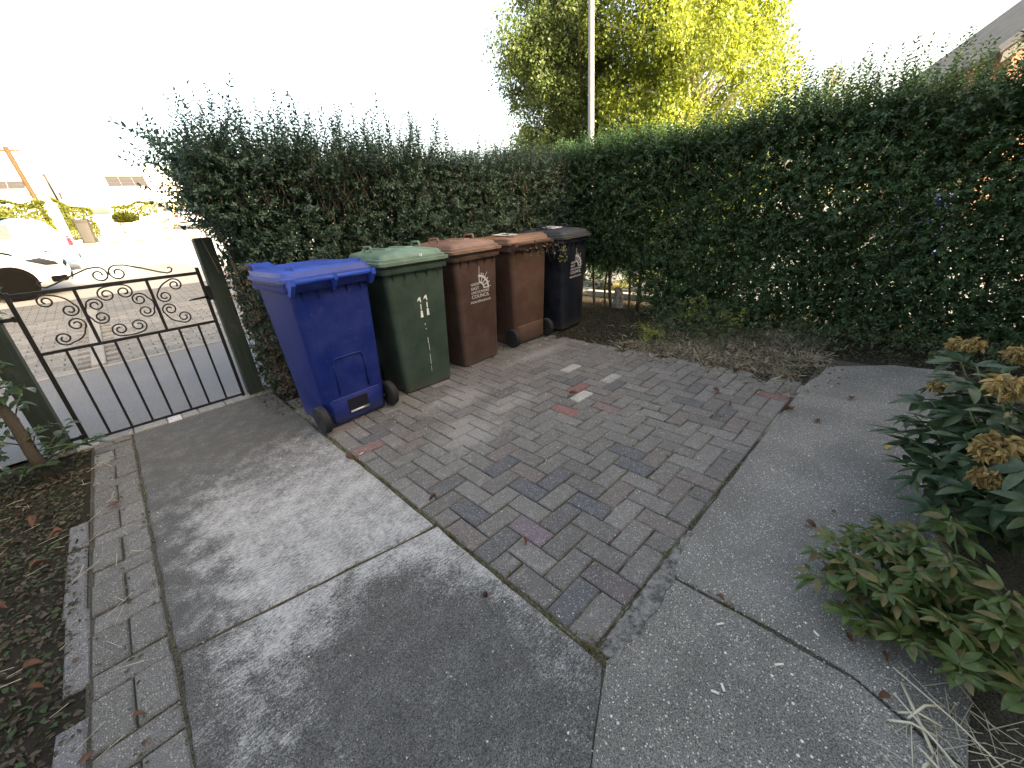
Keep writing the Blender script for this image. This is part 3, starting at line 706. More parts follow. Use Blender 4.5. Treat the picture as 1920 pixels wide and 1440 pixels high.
def shoots(P0, D, Ls, leafL, step=.021, wratio=.5, droop=.0, tipup=.35, jit=.25):
    """opposite leaf pairs along shoots; returns P, A, N, L, W and shoot end points"""
    Pl, Al, Nl, Ll = [], [], [], []
    D = unit(D); ref = unit(rng.normal(size=D.shape)); s1 = unit(np.cross(D, ref)); s2 = np.cross(D, s1)
    kmax = int(Ls.max()/step)+1
    for k in range(kmax):
        tt = (k+.5)*step; m = tt < Ls
        if not m.any(): break
        u = (tt/Ls[m])[:, None]
        base = P0[m]+D[m]*tt; base[:, 2] -= droop*tt*tt
        side = s1[m] if k % 2 == 0 else s2[m]
        for sg in (-1, 1):
            a = side*sg+D[m]*(tipup+.5*u)+rng.normal(scale=jit, size=side.shape)
            Pl.append(base); Al.append(a); Nl.append(D[m]*.8+np.array([0, 0, .7])+rng.normal(scale=.35, size=side.shape))
            Ll.append(leafL*(1.0-.35*u[:, 0])*rng.uniform(.65, 1.2, len(base)))
    return np.concatenate(Pl), np.concatenate(Al), np.concatenate(Nl), np.concatenate(Ll)
def foliage(name, parts, mat, parent, loc, wr=.5, **kw):
    V, F = [], []; n = 0
    for P, A, N, L in parts:
        v, f = leaf_geo(P-np.array(loc), A, N, L, L*wr*rng.uniform(.85, 1.15, len(L)), **kw); V.append(v); F.append(f+n); n += len(v)
    o = link(name, raw_mesh(name, np.concatenate(V), np.concatenate(F)), mat, parent); o['kind'] = 'stuff'; return o
def twigs(name, P0, P1, r0, r1, mat, parent, loc):
    """thin three-sided twigs, many in one mesh"""
    n = len(P0); P0 = P0-np.array(loc); P1 = P1-np.array(loc); D = unit(P1-P0); s1 = unit(np.cross(D, unit(rng.normal(size=D.shape)))); s2 = np.cross(D, s1)
    v = np.empty((n, 6, 3))
    for k in range(3):
        a = 2*math.pi*k/3; o = s1*math.cos(a)+s2*math.sin(a); v[:, k] = P0+o*r0; v[:, 3+k] = P1+o*r1
    i = np.arange(n)[:, None]*6; f = np.concatenate([i+np.array(q) for q in ([0, 1, 4, 3], [1, 2, 5, 4], [2, 0, 3, 5])], 1).reshape(-1, 4)
    o = link(name, raw_mesh(name, v.reshape(-1, 3), f), mat, parent); o['kind'] = 'stuff'; return o
def lump(a, b, s):
    return .5*np.sin(a*2.3+s)*np.cos(b*2.9+s*1.7)+.3*np.sin(a*5.7+b*3.1+s*2)+.2*np.sin(a*11+s)*np.sin(b*9.3+s*.3)

# ------------------------------------------------------------------ the hedge behind the bins
def face_shoots(n, u0, u1, z0, z1, plane, out, axis, depth, seed, bul=.08, upw=.45, keep=None):
    """shoots growing out of a hedge face. axis 'x': the face runs along x, at y=plane; 'y': along y at x=plane"""
    u = rng.uniform(u0, u1, n); z = rng.uniform(z0, z1, n)
    d = rng.beta(1.1, 2.2, n)*depth                       # how deep behind the face the shoot is rooted
    off = bul*lump(u, z, seed)
    nrm = np.zeros((n, 3)); P = np.zeros((n, 3)); P[:, 2] = z
    if axis == 'x': P[:, 0] = u; P[:, 1] = plane-out*(d-off); nrm[:, 1] = out
    else: P[:, 1] = u; P[:, 0] = plane-out*(d-off); nrm[:, 0] = out
    D = nrm*.75+rng.normal(scale=.55, size=(n, 3)); D[:, 2] += upw
    if keep is not None:
        m = keep(P); P, D = P[m], D[m]
    return P, D
def top_shoots(n, x0, x1, y0, y1, ztop, seed, hmin=.1, hmax=.3, power=2.2):
    P = np.stack([rng.uniform(x0, x1, n), rng.uniform(y0, y1, n), np.zeros(n)], 1)
    P[:, 2] = ztop+.05*lump(P[:, 0], P[:, 1], seed)-rng.uniform(0, .25, n)
    D = rng.normal(scale=.28, size=(n, 3)); D[:, 2] = 1
    Ls = hmin+(hmax-hmin)*rng.uniform(0, 1, n)**power
    return P, D, Ls
HL = (3.1, 4.05, 0)
hedge = empty('privet_hedge', HL, 0, 'overgrown dark green privet hedge with upright shoots standing behind the bins', 'hedge')
pr = []
def lowcut(P):   # bare foot of the hedge, and the end by the gate post leans out above it
    zmin = .38+.12*np.sin(P[:, 0]*3.3)+np.where(P[:, 0] > 4.1, .2, 0)
    xl = np.where(P[:, 2] < 1.30, .86, .86-.18*np.clip((P[:, 2]-1.30)/.3, 0, 1))
    return (P[:, 2] > zmin) & (P[:, 0] > xl)
P, D = face_shoots(9800, .35, 5.3, .30, 1.9, 3.78, -1, 'x', .42, 1.3, .09, .45, lowcut); pr.append(shoots(P, D, rng.uniform(.08, .22, len(P)), .042))
P, D = face_shoots(1500, .35, 5.6, .3, 2.0, 4.55, 1, 'x', .3, 2.3, .06, .45, lowcut); pr.append(shoots(P, D, rng.uniform(.08, .2, len(P)), .042, .03))
# end towards the gate, with long arching shoots
n = 1100; z = rng.uniform(.5, 1.95, n); P = np.stack([np.where(z < 1.3, .86, .86-.20*np.clip((z-1.3)/.3, 0, 1))+rng.uniform(0, .25, n), np.where(z < 1.35, rng.uniform(3.72, 4.1, n), rng.uniform(3.72, 4.5, n)), z], 1)
D = np.where(z < 1.4, -.15, -.75)[:, None]*np.array([1, 0, 0])+np.array([0, -.1, .35])+rng.normal(scale=.45, size=(n, 3))*np.where(z < 1.4, .6, 1)[:, None]; pr.append(shoots(P, D, rng.uniform(.08, .22, n), .042))
n = 50; z = rng.uniform(1.42, 1.95, n); P = np.stack([rng.uniform(.60, .8, n), rng.uniform(3.7, 4.4, n), z], 1)
D = np.stack([rng.uniform(-1, -.35, n), rng.normal(scale=.25, size=n), rng.uniform(.35, 1.0, n)], 1); pr.append(shoots(P, D, rng.uniform(.2, .42, n), .052, .03, jit=.18))
tops = []
for (x0, x1, zt, nn, hm) in ((.64, 1.6, 1.88, 700, .52), (1.6, 2.9, 1.88, 700, .52), (2.9, 3.7, 1.82, 400, .34), (3.7, 5.3, 1.95, 700, .22)):
    P, D, Ls = top_shoots(nn, x0, x1, 3.74, 4.5, zt, 1.1, .12, hm, 2.8); pr.append(shoots(P, D, Ls+.1, .045, .024, jit=.2)); tops.append((P, D, Ls))
foliage('foliage', pr, M['privet'], hedge, HL, .48)
n = 5200; P = np.stack([rng.uniform(.73, 1.15, n), rng.uniform(3.98, 4.42, n), rng.uniform(.0, 1.32, n)], 1); A = rng.normal(size=(n, 3)); N = rng.normal(size=(n, 3)); foliage('foot_foliage', [(P, A, N, rng.uniform(.035, .06, n))], M['privet'], hedge, HL, .5)
# larger leaves added through the core of the hedge to block light
n = 30000; P = np.stack([rng.uniform(.80, 5.6, n), rng.uniform(3.95, 4.45, n), rng.uniform(.3, 1.85, n)], 1); P[:, 0] -= np.where(P[:, 2] > 1.4, rng.uniform(0, .15, n), 0); A = rng.normal(size=(n, 3)); N = rng.normal(size=(n, 3)); N[:, 2] += .8
foliage('inner_foliage', [(P, A, N, rng.uniform(.05, .085, n))], M['privet'], hedge, HL, .55)
P0 = np.concatenate([p for p, d, l in tops]); D0 = np.concatenate([unit(d) for p, d, l in tops]); L0 = np.concatenate([l for p, d, l in tops])
twigs('shoot_twigs', P0-D0*.1, P0+D0*(L0[:, None]+.08), .0028, .001, M['twig'], hedge, HL)
n = 260; P = np.stack([rng.uniform(.6, 5.2, n), rng.uniform(3.72, 4.1, n), rng.uniform(.4, 1.7, n)], 1); D = rng.normal(scale=.5, size=(n, 3)); D[:, 2] = 1
twigs('bare_twigs', P, P+unit(D)*rng.uniform(.15, .5, (n, 1)), .004, .002, M['twig'], hedge, HL)
def stem(parent, loc, x, y, h, r, lean=(0, 0), seed=0):
    q = random.Random(seed); pts = []; rs = []
    for k in range(7):
        t_ = k/6; pts.append((x+lean[0]*t_+q.uniform(-.02, .02)-loc[0], y+lean[1]*t_+q.uniform(-.02, .02)-loc[1], -.05+h*t_-loc[2])); rs.append(r*(1-.45*t_))
    MB().tube(pts, rs, 7).build('stem', M['stem'], parent, True)
for k, (x, y, h, r, lx, ly) in enumerate(((.85, 4.0, 1.6, .018, -.15, 0), (1.25, 4.05, 1.7, .016, .1, 0), (1.62, 3.98, 1.7, .014, -.06, .05), (2.05, 4.02, 1.75, .016, .08, 0), (2.5, 4.0, 1.7, .015, -.05, 0), (2.95, 4.03, 1.7, .017, .06, 0), (3.4, 4.0, 1.65, .014, -.08, .03), (3.85, 4.02, 1.7, .016, .04, 0), (4.3, 4.0, 1.7, .018, .05, 0), (4.55, 3.9, 1.7, .016, -.1, .05), (4.78, 3.98, 1.6, .02, .08, 0))):
    stem(hedge, HL, x, y, h, r, (lx, ly), k)
# dead lower leaves beside the gate post
n = 1000; z = rng.uniform(.02, 1.15, n); P = np.stack([.77+rng.uniform(0, .3, n), rng.uniform(3.80, 4.4, n), z], 1); D = np.array([-.4, -.6, .1])+rng.normal(scale=.5, size=(n, 3))
foliage('dried_foliage', [shoots(P, D, rng.uniform(.06, .16, n), .034, .022)], M['dry_leaf'], hedge, HL, .45)

# ------------------------------------------------------------------ the side hedge
HR = (5.35, 1.2, 0)
side = empty('privet_hedge', HR, 0, 'tall clipped privet hedge along the dry grass and aggregate path', 'hedge')
def rcut(P):
    zmin = .02+.10*np.abs(np.sin(P[:, 1]*2.1+.5))+np.where(P[:, 1] > 2.55, .5*np.clip((P[:, 1]-2.55)/.5, 0, 1), 0)
    z1 = .10*lump(P[:, 1]*1.4, P[:, 2]*1.2, 4.0)
    return (P[:, 2] > zmin+z1)
pr = []
P, D = face_shoots(12300, -1.6, 4.1, .05, 2.02, 4.98, -1, 'y', .42, 3.1, .10, .25, rcut); pr.append(shoots(P, D, rng.uniform(.08, .2, len(P)), .041, .022))
P, D = face_shoots(2200, -1.6, 4.4, .02, 2.0, 5.7, 1, 'y', .3, 5.3, .06, .4, lambda P: (P[:, 1] < 2.5) | (P[:, 2] > .45)); pr.append(shoots(P, D, rng.uniform(.08, .2, len(P)), .041, .032))
for (y0, y1, zt, nn, hm) in ((2.6, 4.2, 2.05, 800, .26), (1.5, 2.6, 2.02, 520, .22), (.2, 1.5, 2.0, 520, .46), (-1.6, .2, 1.95, 620, .52)):
    P, D, Ls = top_shoots(nn, 4.95, 5.65, y0, y1, zt, 2.1, .1, hm, 2.6); pr.append(shoots(P, D, Ls+.1, .045, .026, jit=.2)); tops.append((P, D, Ls))
foliage('foliage', pr, M['privet2'], side, HR, .5)
n = 42000; P = np.stack([rng.uniform(5.12, 5.6, n), rng.uniform(-1.6, 4.1, n), rng.uniform(.02, 1.95, n)], 1); A = rng.normal(size=(n, 3)); N = rng.normal(size=(n, 3)); N[:, 2] += .8
dens = ((P[:, 1] < 2.5) | (P[:, 2] > .55)) & (rng.uniform(0, 1, n) < .5+.5*(lump(P[:, 1]*1.3, P[:, 2]*1.6, .7) < .25)) & (~((np.abs(P[:, 2]-1.28) < .14) & (P[:, 1] < 2.2) & (rng.uniform(0, 1, n) < .35)))
foliage('inner_foliage', [(P[dens], A[dens], N[dens], rng.uniform(.05, .085, dens.sum()))], M['privet2'], side, HR, .5)  # bigger core leaves added to stop light leaking through the side hedge
n = 300; P = np.stack([rng.uniform(4.95, 5.4, n), rng.uniform(-1.5, 3.9, n), rng.uniform(.2, 1.7, n)], 1); D = rng.normal(scale=.6, size=(n, 3)); D[:, 2] = 1
twigs('bare_twigs', P, P+unit(D)*rng.uniform(.15, .5, (n, 1)), .004, .002, M['twig'], side, HR)
for k, (x, y, h, r, lx, ly) in enumerate(((5.28, 3.62, 1.7, .022, -.05, .1), (5.22, 3.40, 1.7, .018, .05, -.05), (5.18, 3.30, 1.8, .026, -.04, 0), (5.3, 3.02, 1.7, .02, .05, .1), (5.2, 2.86, 1.7, .03, 0, -.05), (5.3, 2.45, 1.6, .022, 0, .1), (5.3, 1.9, 1.6, .02, .05, 0), (5.35, 1.3, 1.7, .022, -.05, .1), (5.3, .75, 1.7, .03, .05, -.05), (5.32, .15, 1.7, .024, 0, .1), (5.3, -.4, 1.7, .022, 0, .1))):
    stem(side, HR, x, y, h, r, (lx, ly), 40+k)
# pale and grey stones lying at the foot of the hedge
def rock(loc, s, label, mat, seed):
    q = random.Random(seed); bm = bmesh.new(); bmesh.ops.create_icosphere(bm, subdivisions=2, radius=1)
    for v in bm.verts:
        k = 1+q.uniform(-.16, .16); v.co = Vector((v.co.x*s[0]*k, v.co.y*s[1]*k, max(-.35, v.co.z)*s[2]*k))
    me = bpy.data.meshes.new('rock'); bm.to_mesh(me); bm.free(); o = link('garden_stone', me, mat); o.location = loc; o.rotation_euler = (0, 0, q.uniform(0, 3)); tag(o, label, 'stone', 'stones at the foot of the hedge')
rock((5.12, 3.12, .10), (.10, .08, .22), 'upright grey stone between hedge stems by the black bin', M['mortar'], 1)
rock((5.10, 2.45, .06), (.12, .09, .14), 'grey stone under the hedge beside the low ivy', M['mortar'], 2)
bl = MB().box((0, 0, .05), (.10, 1.9, .10), 0, .01).build('garden_kerb', M['kerb']); bl.location = (5.85, 3.2, -.03); tag(bl, 'pale concrete kerb seen through bare stems under the side hedge', 'kerb')

NS = (6.75, 3.7, 0); ns_ = empty('garden_shrub', NS, 0, 'low shrub added as dark backing behind the bare hedge stems', 'shrub')  # shrub added to darken the gap between the bare stems
n = 900; P = np.stack([rng.normal(6.75, .22, n), rng.uniform(2.4, 5.4, n), rng.uniform(.0, 1.0, n)], 1); D = rng.normal(scale=.7, size=(n, 3)); D[:, 2] += .3; foliage('foliage', [shoots(P, D, rng.uniform(.1, .25, n), .055, .028)], M['privet2'], ns_, NS, .6)
for k in range(5): stem(ns_, NS, 6.7+.05*k, 2.6+.6*k, .9, .015, (.03, 0), 120+k)
n = 240; P = np.stack([rng.uniform(4.5, 5.0, n), rng.uniform(-.6, .9, n), rng.uniform(.0, .12, n)], 1); D = rng.normal(scale=.7, size=(n, 3)); D[:, 2] = np.abs(D[:, 2])*.7
lo = empty('ivy_clump', (4.75, .2, 0), 0, 'dark creeping ground cover at the end of the aggregate path', 'ivy'); foliage('foliage', [shoots(P, D, rng.uniform(.05, .14, n), .036, .024)], M['ivy'], lo, (4.75, .2, 0), .65)
# low ivy and sprigs with sun patches put into their colour at the foot of the side hedge
IV = (4.55, 1.75, 0)
ivy = empty('ivy_clump', IV, 0, 'low ivy sprawling from the hedge over the dry grass', 'ivy')
n = 420; P = np.stack([rng.normal(4.66, .24, n), rng.normal(1.72, .34, n), np.zeros(n)], 1); P[:, 2] = .02+np.abs(rng.normal(0, .11, n))*np.clip((P[:, 0]-4.2)/.5, .2, 1.6)
D = rng.normal(scale=.7, size=(n, 3)); D[:, 2] = np.abs(D[:, 2])*.6; foliage('foliage', [shoots(P, D, rng.uniform(.06, .18, n), .038, .024)], M['ivy'], ivy, IV, .7)
n = 34; P = np.concatenate([np.stack([rng.normal(4.60, .05, n), rng.normal(1.80, .06, n), rng.uniform(.08, .36, n)], 1), np.stack([rng.normal(3.98, .08, n), rng.normal(2.02, .10, n), rng.uniform(.02, .14, n)], 1), np.stack([rng.normal(4.55, .05, 16), rng.normal(1.36, .05, 16), rng.uniform(.12, .24, 16)], 1)])
D = rng.normal(scale=.6, size=P.shape); D[:, 2] += .5; foliage('sun_patch_sprigs', [shoots(P, D, rng.uniform(.04, .12, len(P)), .03, .022)], M['lime_leaf'], ivy, IV, .6)

# ------------------------------------------------------------------ dry grass, litter, weeds
def blades(name, P, h, w, mat, flat=.5, parent=None, kind='stuff'):
    n = len(P); A = rng.normal(size=(n, 3)); A[:, 2] = np.abs(A[:, 2])*(1-flat)+.12; N = rng.normal(size=(n, 3)); N[:, 2] += 1.0
    L = h*rng.uniform(.4, 1.3, n); v, f = leaf_geo(P, A, N, L, np.full(n, w), .1, .25)
    o = link(name, raw_mesh(name, v, f), mat, parent); o['kind'] = kind; return o
n = 11000; P = np.stack([rng.uniform(3.5, 4.95, n), rng.uniform(.45, 2.3, n), np.full(n, -.02)], 1)
edge = .56+.06*np.sin(P[:, 0]*7)+np.clip((P[:, 0]-4.05)*.5, -1, 0)*0
P = P[(P[:, 1] > edge) & (P[:, 0] > 3.56+.06*np.sin(P[:, 1]*9)+.1*rng.uniform(0, 1, n)**3) & (P[:, 1] < 2.3-.3*np.sin(P[:, 0]*5)) & ~((P[:, 0] > 4.05) & (P[:, 1] < .43+(P[:, 0]-4.05)*.1))]
n = 1500; Q = np.stack([rng.normal(4.0, .55, n), rng.normal(1.2, .62, n), np.full(n, -.012)], 1); Q = Q[(Q[:, 0] > 3.2) & (Q[:, 0] < 5.1) & (Q[:, 1] > .42)]; Q[:, 2] = np.where(Q[:, 0] < 3.58, .002, Q[:, 2])
P = P[rng.uniform(0, 1, len(P)) < .35+.65*(lump(P[:, 0]*2.2, P[:, 1]*2.4, 1.9) < .2)]
blades('dry_grass', np.concatenate([P, Q]), .08, .004, M['drygrass'], .72)
def litter(name, n, x0, x1, y0, y1, size, mat, z=-.022, lift=.02, mask=None):
    P = np.stack([rng.uniform(x0, x1, n), rng.uniform(y0, y1, n), z+rng.uniform(0, lift, n)], 1)
    if mask is not None: P = P[mask(P)]
    n = len(P); A = rng.normal(size=(n, 3)); A[:, 2] *= .25; N = rng.normal(scale=.45, size=(n, 3)); N[:, 2] += 1
    L = size*rng.uniform(.35, 1.5, n); v, f = leaf_geo(P, A, N, L, L*rng.uniform(.25, .7, n), .25, .2)
    o = link(name, raw_mesh(name, v, f), mat); o['kind'] = 'stuff'; return o
litter('leaf_litter', 13000, -1.6, -.56, .4, 4.2, .024, M['litter'], -.03, .03)
litter('leaf_litter', 700, -.62, -.28, .6, 4.1, .016, M['litter'], -.004, .008, lambda P: (P[:, 0] < -.5) | (np.abs(((P[:, 0]+.4)/.114)-np.round((P[:, 0]+.4)/.114)) < .18))
litter('leaf_litter', 6500, 3.5, 5.6, 2.1, 3.7, .022, M['litter'], -.03, .02)
litter('leaf_litter', 900, 2.2, 4.3, 2.9, 3.4, .018, M['litter'], .0, .006, lambda P: P[:, 1] > 3.3-.34*np.clip((P[:, 0]-2.3)/1.2, 0, 1)+rng.uniform(-.1, .25, len(P)))
litter('leaf_litter', 2600, 1.0, 4.5, -1.5, -.1, .026, M['litter'], -.03, .03, lambda P: P[:, 1] < -.34+.1*np.sin(P[:, 0]*4))
litter('leaf_litter', 5200, 3.5, 5.2, .3, 2.4, .022, M['litter'], -.03, .04)
litter('leaf_litter', 4500, 4.0, 5.3, -.9, .75, .022, M['litter'], -.03, .03, lambda P: P[:, 0] > 4.4)
litter('leaf_litter', 400, .6, 1.0, 3.5, 4.2, .02, M['litter'], -.005, .02)
# weeds and sand tufts in the joints
def line_pts(a, b, n, s):
    t_ = rng.uniform(0, 1, n)[:, None]; a, b = np.array(a), np.array(b); p = a+(b-a)*t_; p[:, :2] += rng.normal(scale=s, size=(n, 2)); return p
W_ = [line_pts((.752, .5, -.012), (.752, 2.75, -.012), 1100, .007), line_pts((-.278, .6, -.014), (-.278, 4.1, -.014), 600, .008), line_pts((-.27, 1.628, -.014), (.745, 1.445, -.014), 160, .004),
      line_pts((.78, .512, -.012), (2.2, .512, -.012), 420, .006), line_pts((1.225, .43, -.016), (1.228, .12, -.016), 240, .006), line_pts((.745, .47, -.016), (.41, .3, -.016), 120, .005)]
for (x, y, k, s) in ((.755, .70, 60, .015), (.775, .545, 60, .016), (.76, 1.35, 40, .014), (1.235, .24, 110, .014), (1.10, .85, 36, .012), (1.5, .95, 26, .012), (1.05, .73, 30, .01), (.765, 2.80, 50, .02), (1.0, 2.2, 14, .01), (2.66, .82, 60, .025), (.745, .485, 50, .02), (1.3, .52, 60, .015)):
    W_.append(line_pts((x, y, -.01), (x, y, -.01), k, s))
for b in bricks[:300]:
    x0, y0 = OX+b[0]*U, OY+b[1]*U
    if rng.uniform() < .45: W_.append(line_pts((x0, y0, -.009), (OX+b[2]*U, y0, -.009), int(rng.integers(4, 16)), .003))
    if rng.uniform() < .45: W_.append(line_pts((x0, y0, -.009), (x0, OY+b[3]*U, -.009), int(rng.integers(4, 16)), .003))
blades('joint_weeds', np.concatenate(W_), .024, .0034, M['weed'], .3)
# twigs and straw lying on the litter
n = 110; P = np.stack([rng.uniform(-1.2, -.3, n), rng.uniform(.7, 3.9, n), np.full(n, .004)], 1); a = rng.uniform(0, 6.28, n); D = np.stack([np.cos(a), np.sin(a), rng.uniform(-.02, .12, n)], 1)
o = twigs('twig_litter', P, P+D*rng.uniform(.03, .13, (n, 1)), 0.0013, .0008, M['straw'], None, (0, 0, 0))
# grit scattered over the slabs and blocks
n = 900; P = np.concatenate([np.stack([rng.uniform(-.25, 3.5, n), rng.uniform(-.1, 3.0, n), np.full(n, .003)], 1), np.stack([rng.uniform(.4, 2.4, 500), rng.uniform(-.3, .45, 500), np.full(500, .006)], 1)]); n = len(P)
A = rng.normal(size=(n, 3)); N = rng.normal(size=(n, 3)); L = rng.uniform(.003, .009, n); v, f = leaf_geo(P, A, N, L, L*.8, .3, .3); o = link('grit', raw_mesh('grit', v, f), M['chip']); o['kind'] = 'stuff'
# ------------------------------------------------------------------ buildings
M['brickwall'] = mat_brickwall('red brick wall', (.26, .12, .08), (.34, .17, .11), (.36, .33, .29))
M['render'] = simple('cream render', (.62, .56, .44), .9, 0, .08, 5); M['white_wall'] = simple('white render', (.78, .76, .72), .9, 0, .06, 4)
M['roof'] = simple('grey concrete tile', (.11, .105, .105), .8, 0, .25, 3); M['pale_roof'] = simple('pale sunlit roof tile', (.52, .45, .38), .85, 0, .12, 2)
M['trim'] = simple('white painted trim', (.8, .79, .76), .5, 0, .05, 5); M['gutter'] = simple('black gutter', (.02, .02, .022), .5); M['door'] = simple('painted door', (.10, .13, .12), .5)
M['solar'] = simple('solar panel glass', (.035, .033, .036), .6, 0, .15, 2, spec=.3)
t = NT('window glass'); M['glass'] = t.fin((.04, .05, .055), .06, 0, .6)
t = NT('car glass'); M['cglass'] = t.fin((.03, .04, .045), .08, 0, .6)

# the house this yard belongs to: it stands behind the viewer and shades yard and footpath
house = empty('yard_house', (-1.0, -6.6, 0), 0, 'cream rendered house standing at the back of the shaded yard', 'house')
hx0, hx1, hy0, hy1, eave, ridge = -7.2, 7.0, -4.2, 3.6, 5.3, 8.62
MB().add([(hx0, hy0, -.05), (hx1, hy0, -.05), (hx1, hy1, -.05), (hx0, hy1, -.05), (hx0, hy0, eave), (hx1, hy0, eave), (hx1, hy1, eave), (hx0, hy1, eave), (hx0, -.3, ridge-.15), (hx1, -.3, ridge-.15)],
         [(3, 2, 1, 0), (0, 1, 5, 4), (2, 3, 7, 6), (1, 2, 6, 9, 5), (3, 0, 4, 8, 7), (4, 5, 9, 8), (6, 7, 8, 9)]).build('wall', M['render'], house)  # render kept pale so the unseen wall reflects fill light
def slope_slab(a, b, c, d, th): # a,b bottom edge; c,d top edge
    P = [Vector(q) for q in (a, b, c, d)]; n = (P[1]-P[0]).cross(P[3]-P[0]).normalized()*th
    return [tuple(q) for q in P]+[tuple(q+n) for q in P], [(3, 2, 1, 0), (4, 5, 6, 7), (0, 1, 5, 4), (1, 2, 6, 5), (2, 3, 7, 6), (3, 0, 4, 7)]
RF = MB().add(*slope_slab((hx1+.3, hy1+.45, eave-.2), (hx0-.3, hy1+.45, eave-.2), (hx0-.3, -.3, ridge), (hx1+.3, -.3, ridge), -.1)); RF.add(*slope_slab((hx0-.3, hy0-.45, eave-.2), (hx1+.3, hy0-.45, eave-.2), (hx1+.3, -.3, ridge), (hx0-.3, -.3, ridge), -.1)); 
ro = RF.build('roof', M['roof'], house)
ch = MB().box((5.9, -.3, ridge+.25), (1.2, .7, 1.5), 0, .01); ch.lathe([(0, .12), (.35, .1)], (5.6, -.3, ridge+1.0), 'z', 12); ch.lathe([(0, .12), (.35, .1)], (6.2, -.3, ridge+1.0), 'z', 12); ch.build('chimney', M['brickwall'], ro)
for (x, z, w, h) in ((-4.5, 1.5, 1.8, 1.2), (3.4, 1.5, 1.8, 1.2), (-4.5, 3.9, 1.6, 1.1), (-.5, 3.9, 1.0, 1.1), (3.4, 3.9, 1.6, 1.1)):
    wi = MB().box((x, hy1+.015, z), (w, .03, h), 0, .004).build('window', M['trim'], house); MB().box((x, hy1+.034, z), (w-.16, .01, h-.16)).build('pane', M['glass'], wi)
dr = MB().box((.6, hy1+.02, 1.02), (.95, .04, 2.05), 0, .004).build('door', M['door'], house); MB().box((.95, hy1+.06, 1.02), (.03, .05, .12), 0, .004).build('handle', M['steel'], dr)

# neighbour's house seen over the side hedge: a turned gable with a tiled slope
phi, a_ = R(-67), R(37)
u = Vector((math.cos(phi), math.sin(phi), 0)); v_ = Vector((-math.sin(phi), math.cos(phi), 0)); d1 = u*math.cos(a_)+Vector((0, 0, math.sin(a_)))
E0 = Vector((22.67, 1.66, 4.74)) - v_*6.6
nh = empty('neighbour_house', (E0.x, E0.y, 0), phi, 'brick house with cream gable and grey tiled roof above the side hedge', 'house')
# local frame: x along u (up the slope), y along v_ (away)
hw = 5.2; e0 = -1.2; zE = E0.z + e0*math.tan(a_); zR = E0.z+hw*math.tan(a_); Ld = 7.0
x_at = lambda z: (z-E0.z)/math.tan(a_)
w = MB(); a0 = e0+.35; zw = E0.z+a0*math.tan(a_)-.1; xg = x_at(5.0)+.14
ring = lambda y: [(a0, y, -.1), (2*hw-a0, y, -.1), (2*hw-a0, y, zw), (2*hw-xg, y, 5.0), (xg, y, 5.0), (a0, y, zw)]
w.loft([ring(0), ring(Ld)]); w.build('wall', M['brickwall'], nh)
g = MB(); zb = 5.024; g.add([(x_at(zb)+.1, -.02, zb), (2*hw-x_at(zb)-.1, -.02, zb), (hw, -.02, zR-.1), (x_at(zb)+.1, Ld-.3, zb), (2*hw-x_at(zb)-.1, Ld-.3, zb), (hw, Ld-.3, zR-.1)], [(0, 1, 2), (5, 4, 3), (0, 3, 4, 1)]); g.build('gable_panel', M['render'], nh)
MB().box((hw, -.05, 5.0), (2*hw-2*x_at(5.0)+.2, .06, .12), 0, .01).build('cornice', M['trim'], nh)
rf = None
for s in (1, -1):
    q = MB(); X = lambda x: x if s == 1 else 2*hw-x
    tilt = MB()
    P = [(X(e0), -.35, zE), (X(hw), -.35, zR), (X(hw), Ld+.35, zR), (X(e0), Ld+.35, zE)]
    V, F = slope_slab(P[0], P[3], P[2], P[1], -.09 if s == 1 else .09); o = MB().add(V, F).build('roof', M['roof'], nh); rf = rf or o
# interlocking tile ribs run up the visible slope
rb = MB(); n_ = 15
for k in range(n_):
    y_ = -.33+(Ld+.66)*k/(n_-1); c, s_ = math.cos(a_), math.sin(a_); L_ = (hw-e0)/c; o = Vector((e0, y_, zE)); D_ = Vector((c, 0, s_)); N_ = Vector((-s_, 0, c))
    q = [o+N_*.088+Vector((0, -.11, 0)), o+N_*.088+Vector((0, .11, 0)), o+N_*.20]; rb.add([tuple(z) for z in q]+[tuple(z+D_*L_) for z in q], [(0, 3, 5, 2), (1, 2, 5, 4), (0, 2, 1), (3, 4, 5)])
o = rb.build('tile_ribs', M['rib'], rf); o['kind'] = 'stuff'
bb = MB()
for s in (1, -1):
    X = lambda x: x if s == 1 else 2*hw-x
    V, F = slope_slab((X(e0), -.36, zE-.16), (X(hw), -.36, zR-.16), (X(hw), -.36, zR+.02), (X(e0), -.36, zE+.02), .03); MB().add(V, F).build('bargeboard', M['roof'], nh)

